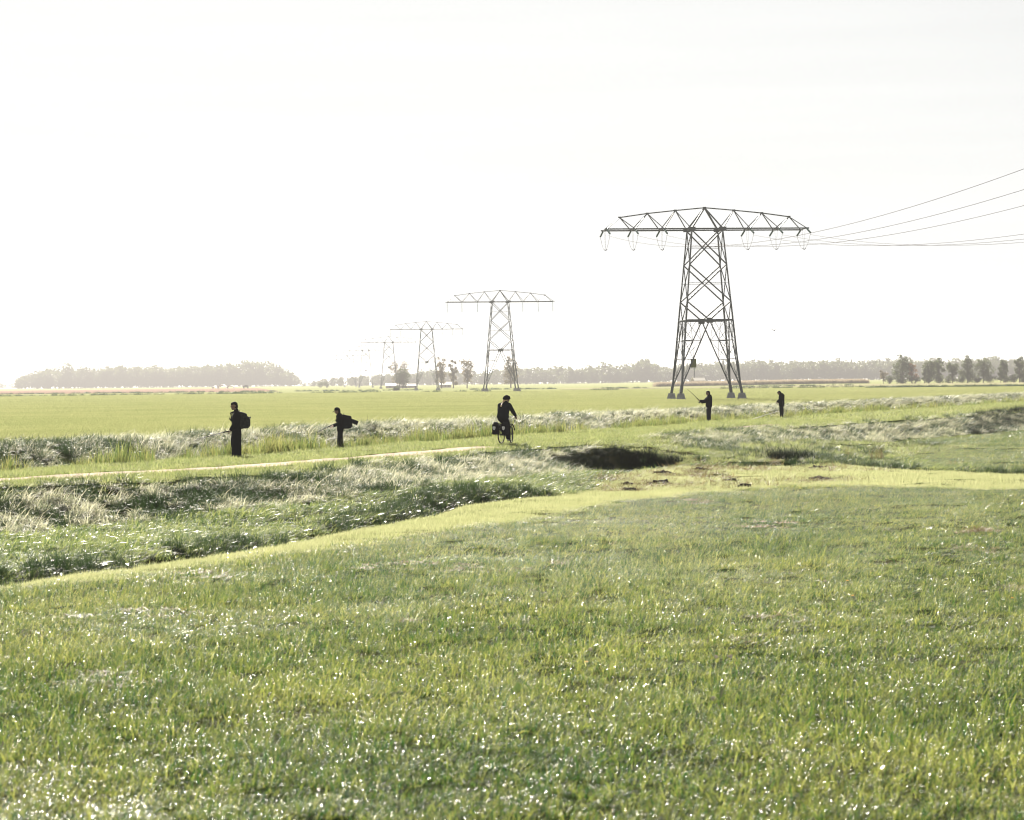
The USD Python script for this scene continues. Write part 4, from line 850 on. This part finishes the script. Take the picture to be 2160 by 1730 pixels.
ph = np.linspace(-.2, math.pi * .85, 15)
obj('mudguard', tube(np.stack([-.39 * np.cos(ph + .3), 0 * ph, .35 + .39 * np.sin(ph + .3)], 1), .025, 6), M['black'], bk, smooth=60)
obj('mudguard', tube(np.stack([1.06 - .39 * np.cos(ph + .1), 0 * ph, .35 + .39 * np.sin(ph + .1)], 1), .025, 6), M['black'], bk, smooth=60)
obj('crank', cat([bar(bb + V(0, -.07, 0), bb + V(.02, -.07, -.17), .02), bar(bb + V(0, .07, 0), bb + V(-.02, .07, .17), .02), bar(bb + V(0, -.08, 0), bb + V(0, .08, 0), .03)]), M['metal'], bk)
ring_ = trimesh.creation.annulus(.075, .095, .006, sections=24); ring_.apply_transform(trimesh.transformations.rotation_matrix(math.pi / 2, (1, 0, 0))); ring_.apply_translation(bb + V(0, -.05, 0)); obj('chainring', ring_, M['metal'], bk)
for s, dz in ((-1, -.17), (1, .17)): obj('pedal', box(.09, .09, .022, bb + V(-.02 * s, s * .13, dz)), M['rubber'], bk)
obj('tail_light', box(.03, .07, .03, (-.28, 0, .74)), M['rubber'], bk)
shield = [(-.055, .06), (0, .072), (.055, .06), (.055, 0), (.035, -.045), (0, -.075), (-.035, -.045), (-.055, 0)]
for s, lb in ((1, 'black left pannier bag with a white shield emblem, hanging on the bicycle'), (-1, 'black right pannier bag with a white shield emblem, hanging on the bicycle')):
    c = local(BL, BR, 1, (-.06, s * .19, .40)); t = thing('pannier', lb, 'bicycle bag', c, BR)
    obj('bag', skin_mesh([m3.Manifold.batch_hull([sph((x_, y_, z_), .045) for x_ in (-.15, .13) for y_ in (-.055, .055) for z_ in (0, .32)])], .04, 3), M['black'], t, smooth=60)
    obj('roll_top', skin_mesh([m3.Manifold.batch_hull([sph((x_, 0, .385), .05) for x_ in (-.14, .12)])], .04, 2), M['black2'], t, smooth=60)
    e_ = trimesh.creation.extrude_polygon(shapely.Polygon(shield), .01, engine='earcut'); e_.apply_transform(np.array([[0, 0, -1, -.20], [-1, 0, 0, 0], [0, 1, 0, .20], [0, 0, 0, 1]], float)); obj('shield_emblem', e_, M['emblem'], t)
    e_ = trimesh.creation.torus(.022, .007, major_sections=14, minor_sections=6); e_.apply_transform(np.array([[0, 0, -1, -.212], [-1, 0, 0, 0], [0, 1, 0, .205], [0, 0, 0, 1]], float)); obj('emblem_ring', e_, M['chrome'], t)
J = dict(pelvis=(.18, 0, 1.02), waist=(.22, 0, 1.17), chest=(.34, 0, 1.38), neck=(.43, -.02, 1.56), head=(.50, -.04, 1.70), face=(.75, -.66, -.05), shL=(.38, .19, 1.47), shR=(.38, -.19, 1.47),
         elL=(.52, .27, 1.24), elR=(.54, -.28, 1.22), wrL=(.68, .30, 1.06), wrR=(.68, -.33, 1.06), hdL=(.4, 0, -.3), hdR=(.5, 0, -.6), hipL=(.20, .10, .96), hipR=(.20, -.10, .96),
         knL=(.62, .12, .80), knR=(.44, -.12, .56), anL=(.40, .13, .55), anR=(.42, -.13, .22), toeL=(.55, .14, .50), toeR=(.56, -.14, .155))
person('cyclist in dark clothes with long blond hair, seen from behind on the loaded bicycle', BL, BR, J, M['black2'], M['black'], M['blond'], 1.0, 1.2, hair='long', shoe='shoe', bulk=1.7)
hl = thing('cycle_helmet', 'dark helmet on the head of the cyclist', 'helmet', local(BL, BR, 1, (.50, -.04, 1.70)), BR - .7)
obj('shell', skin_mesh([hull(((0, 0, .045), .118), ((.05, 0, .05), .100), ((-.05, 0, .03), .104))], .025, 2), M['black'], hl, smooth=60)
obj('visor', skin_mesh([hull(((.13, .05, .04), .012), ((.13, -.05, .04), .012), ((.17, 0, .03), .010))], .02, 1), M['rubber'], hl)

# ------------------------------------------------------------------ bird, flowers, clods, tussocks, leaves
bt = thing('bird', 'small dark bird flying right of the big pylon', 'bird', (15.12, 150, 5.18), 1.25, (.75, .75, .75))
obj('body', skin_mesh(chain([(-.16, 0, 0), (0, 0, 0), (.12, 0, .02), (.17, 0, .03)], [.015, .045, .032, .012]), .02, 2), M['bird'], bt, smooth=60)
for s in (-1, 1):
    w_ = trimesh.Trimesh([(.08, s * .03, .01), (-.06, s * .03, .01), (.05, s * .14, .09), (-.05, s * .15, .08), (-.04, s * .27, .13), (.08, s * .03, 0), (-.06, s * .03, 0), (.05, s * .14, .08), (-.05, s * .15, .07), (-.04, s * .27, .12)], [(0, 1, 3), (0, 3, 2), (2, 3, 4), (5, 8, 6), (5, 7, 8), (7, 9, 8), (0, 2, 7), (0, 7, 5), (1, 6, 8), (1, 8, 3), (3, 8, 9), (3, 9, 4), (2, 4, 9), (2, 9, 7)], process=False); obj('wing', w_, M['bird'], bt)
fl = np.random.default_rng(55)
def flower(x_, y_, label, yellow, r_=.022):
    t = thing('dandelion' if yellow else 'clover', label, 'flower', (x_, y_, gz(x_, y_)))
    obj('stem', tube([(0, 0, 0), (.01, 0, .07), (.0, 0, .135)], .0025, 5), M['stem'], t)
    v = []; f = []
    for ring_, (n_, rr, zz) in enumerate([(14, r_, .140), (10, r_ * .65, .147)]):
        for k in range(n_):
            a0 = k * 2 * math.pi / n_; o_ = len(v); v += [(.003 * math.cos(a0), .003 * math.sin(a0), .137), (rr * math.cos(a0 - .18), rr * math.sin(a0 - .18), zz), (rr * 1.12 * math.cos(a0), rr * 1.12 * math.sin(a0), zz + .002), (rr * math.cos(a0 + .18), rr * math.sin(a0 + .18), zz)]; f += [(o_, o_ + 1, o_ + 2), (o_, o_ + 2, o_ + 3)]
    if yellow: obj('petals', trimesh.Trimesh(v, f, process=False), M['petal'], t)
    else: obj('flower_head', trimesh.Trimesh(*leaf_cloud([(0, 0, .145)], [r_], 70, .009, fl, .3), process=False), M['fluff'], t)
for (x_, y_), lb in zip([(5.43, 42.4), (5.15, 39.6), (7.46, 39.0), (.84, 30.6)], ['orange-yellow dandelion, upper of the pair right of centre', 'orange-yellow dandelion, lower of the pair right of centre', 'orange-yellow dandelion near the right edge of the meadow', 'orange-yellow dandelion in the middle of the foreground']): flower(x_, y_, lb, True, .026)
for (x_, y_), lb in zip([(5.09, 42.6), (2.4, 31.0), (2.57, 31.0), (.94, 32.1), (2.05, 26.9)], ['pale flower head just left of the upper dandelion', 'pale flower head, left one of a close pair', 'pale flower head, right one of a close pair', 'pale flower head above the central dandelion', 'pale flower head lowest in the foreground, right of the centre']): flower(x_, y_, lb, False, .026)
def broad_leaf(x_, y_, label, material, L=.16, az=.6, up_=.8):
    t = thing('dock_leaf', label, 'leaf', (x_, y_, gz(x_, y_)), az); n_ = 9; s = np.linspace(0, 1, n_); hw_ = .045 * np.sin(np.pi * s ** .8) + .001
    c = np.stack([L * .4 * s ** 1.5, 0 * s, .05 + L * up_ * s], 1)
    v = np.concatenate([c + np.stack([0 * s, hw_, .012 + 0 * s], 1), c, c + np.stack([0 * s, -hw_, .012 + 0 * s], 1)]); f = []
    for k in range(n_ - 1):
        for b_ in (0, n_): f.append((b_ + k, b_ + k + 1, b_ + n_ + k + 1, b_ + n_ + k))
    obj('blade', (v, f), material, t, smooth=True); obj('stalk', tube([(0, 0, -.01), c[0], c[4]], [.005, .004, .002], 5), M['stem'], t)
broad_leaf(3.52, 35.2, 'broad pale green dock leaf right of the middle foreground', M['mown'], .20, .3, .6)
broad_leaf(.02, 28.5, 'small dark green leaf upright in the centre foreground', M['reed'], .12, 1.2, .9)
broad_leaf(2.15, 27.4, 'broad light leaf low in the right foreground', M['mown'], .20, .2, .9)
def clod(x_, y_, rx, ry, rz_, label, material=None, name='earth_clod', seed=0):
    m_ = trimesh.creation.icosphere(4); n_ = meshkit.fbm(m_.vertices * 3.1 + seed * 7.1, 4, seed) - .5; m_.vertices *= (1 + 2.2 * n_)[:, None]; m_.vertices *= (rx, ry, rz_)
    t = obj(name, m_, material or M['clod']); 
    x = UsdGeom.Xformable(t); x.AddTranslateOp().Set(Gf.Vec3d(x_, y_, gz(x_, y_) + rz_ * .02)); tag(t, label, 'clod of earth', 'dark clods on the mown strip')
for k, (x_, y_, rx, lb) in enumerate([(5.4, 93.3, .26, 'dark flat clod of earth, farther of two near the dark ditch end'), (4.8, 84.6, .34, 'largest dark clod of earth on the mown strip below the ditch end'), (3.6, 84.0, .2, 'small dark clod left of the largest one'), (10.4, 88.0, .30, 'dark clod on the right part of the bright strip'), (7.2, 86.5, .2, 'small dark clod between the two large ones'), (7.3, 82.3, .22, 'dark clod at the edge where the long meadow grass begins'), (7.0, 97.0, .28, 'flat dark clod amid the brown cut grass'), (3.7, 80.6, .24, 'long low clod nearest the bank foot'), (11.4, 97.5, .28, 'dark clod near the rushes at the far end of the strip')]):
    clod(x_, y_, rx * 1.2, rx * 1.0, .10, lb, seed=k)
def tussock(x_, y_, label, protos, material, name, catg, n_=9, spread=.35, sc_=1.0, seed=1, mound=.0):
    t = thing(name, label, catg, (x_, y_, gz(x_, y_))); r_ = np.random.default_rng(seed); vs, fs, o_, tn = [], [], 0, []
    for k in range(n_):
        v, f = protos[r_.integers(len(protos))]; tn_ = TONE[id(v)]; a0 = r_.random() * 6.28; R_ = np.array([[math.cos(a0), -math.sin(a0), 0], [math.sin(a0), math.cos(a0), 0], [0, 0, 1]])
        d_ = r_.normal(0, spread, 2); v = (v * sc_) @ R_.T + [d_[0], d_[1] * .6, mound * math.exp(-(d_[0] / spread) ** 2)]; vs.append(v); fs.append(f + o_); o_ += len(v); tn.append(tn_)
    vv = np.vstack(vs); KEEP.append(vv); TONE[id(vv)] = np.concatenate(tn); obj('stalks', (vv, np.vstack(fs)), material, t)
tussock(10.25, 57.2, 'low heap of grey dry grass lying in the meadow near the right edge', strawP, M['straw'], 'grass_heap', 'grass heap', 16, .45, .8, 3, .10)
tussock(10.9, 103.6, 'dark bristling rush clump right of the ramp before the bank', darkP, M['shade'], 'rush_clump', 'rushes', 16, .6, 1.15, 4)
tussock(11.8, 104.8, 'smaller dark rush clump just right of the bristling one', darkP, M['dark'], 'rush_clump', 'rushes', 10, .5, .85, 5)
tussock(14.6, 106.5, 'dry upright weed stalks in the green field right of the rush clumps', reedP, M['straw'], 'weed_stalks', 'weeds', 3, .35, .9, 6)
tussock(17.3, 100.5, 'low dry weed clump left of the right edge of the picture', strawP, M['straw'], 'weed_stalks', 'weeds', 6, .3, 1.3, 7)

# ------------------------------------------------------------------ haze over the whole plain
hz = trimesh.creation.box((34000, 32000, 70)); hz.apply_translation((0, 12000, 3))
hm = mat('haze_look', {'v': ('principled_volume', {'color': (.97, .955, .96), 'density': .000063, 'anisotropy': .62})}, volume='v.volume')
tag(obj('haze', hz, hm), 'pale morning haze over the whole plain', 'haze', kind='stuff')
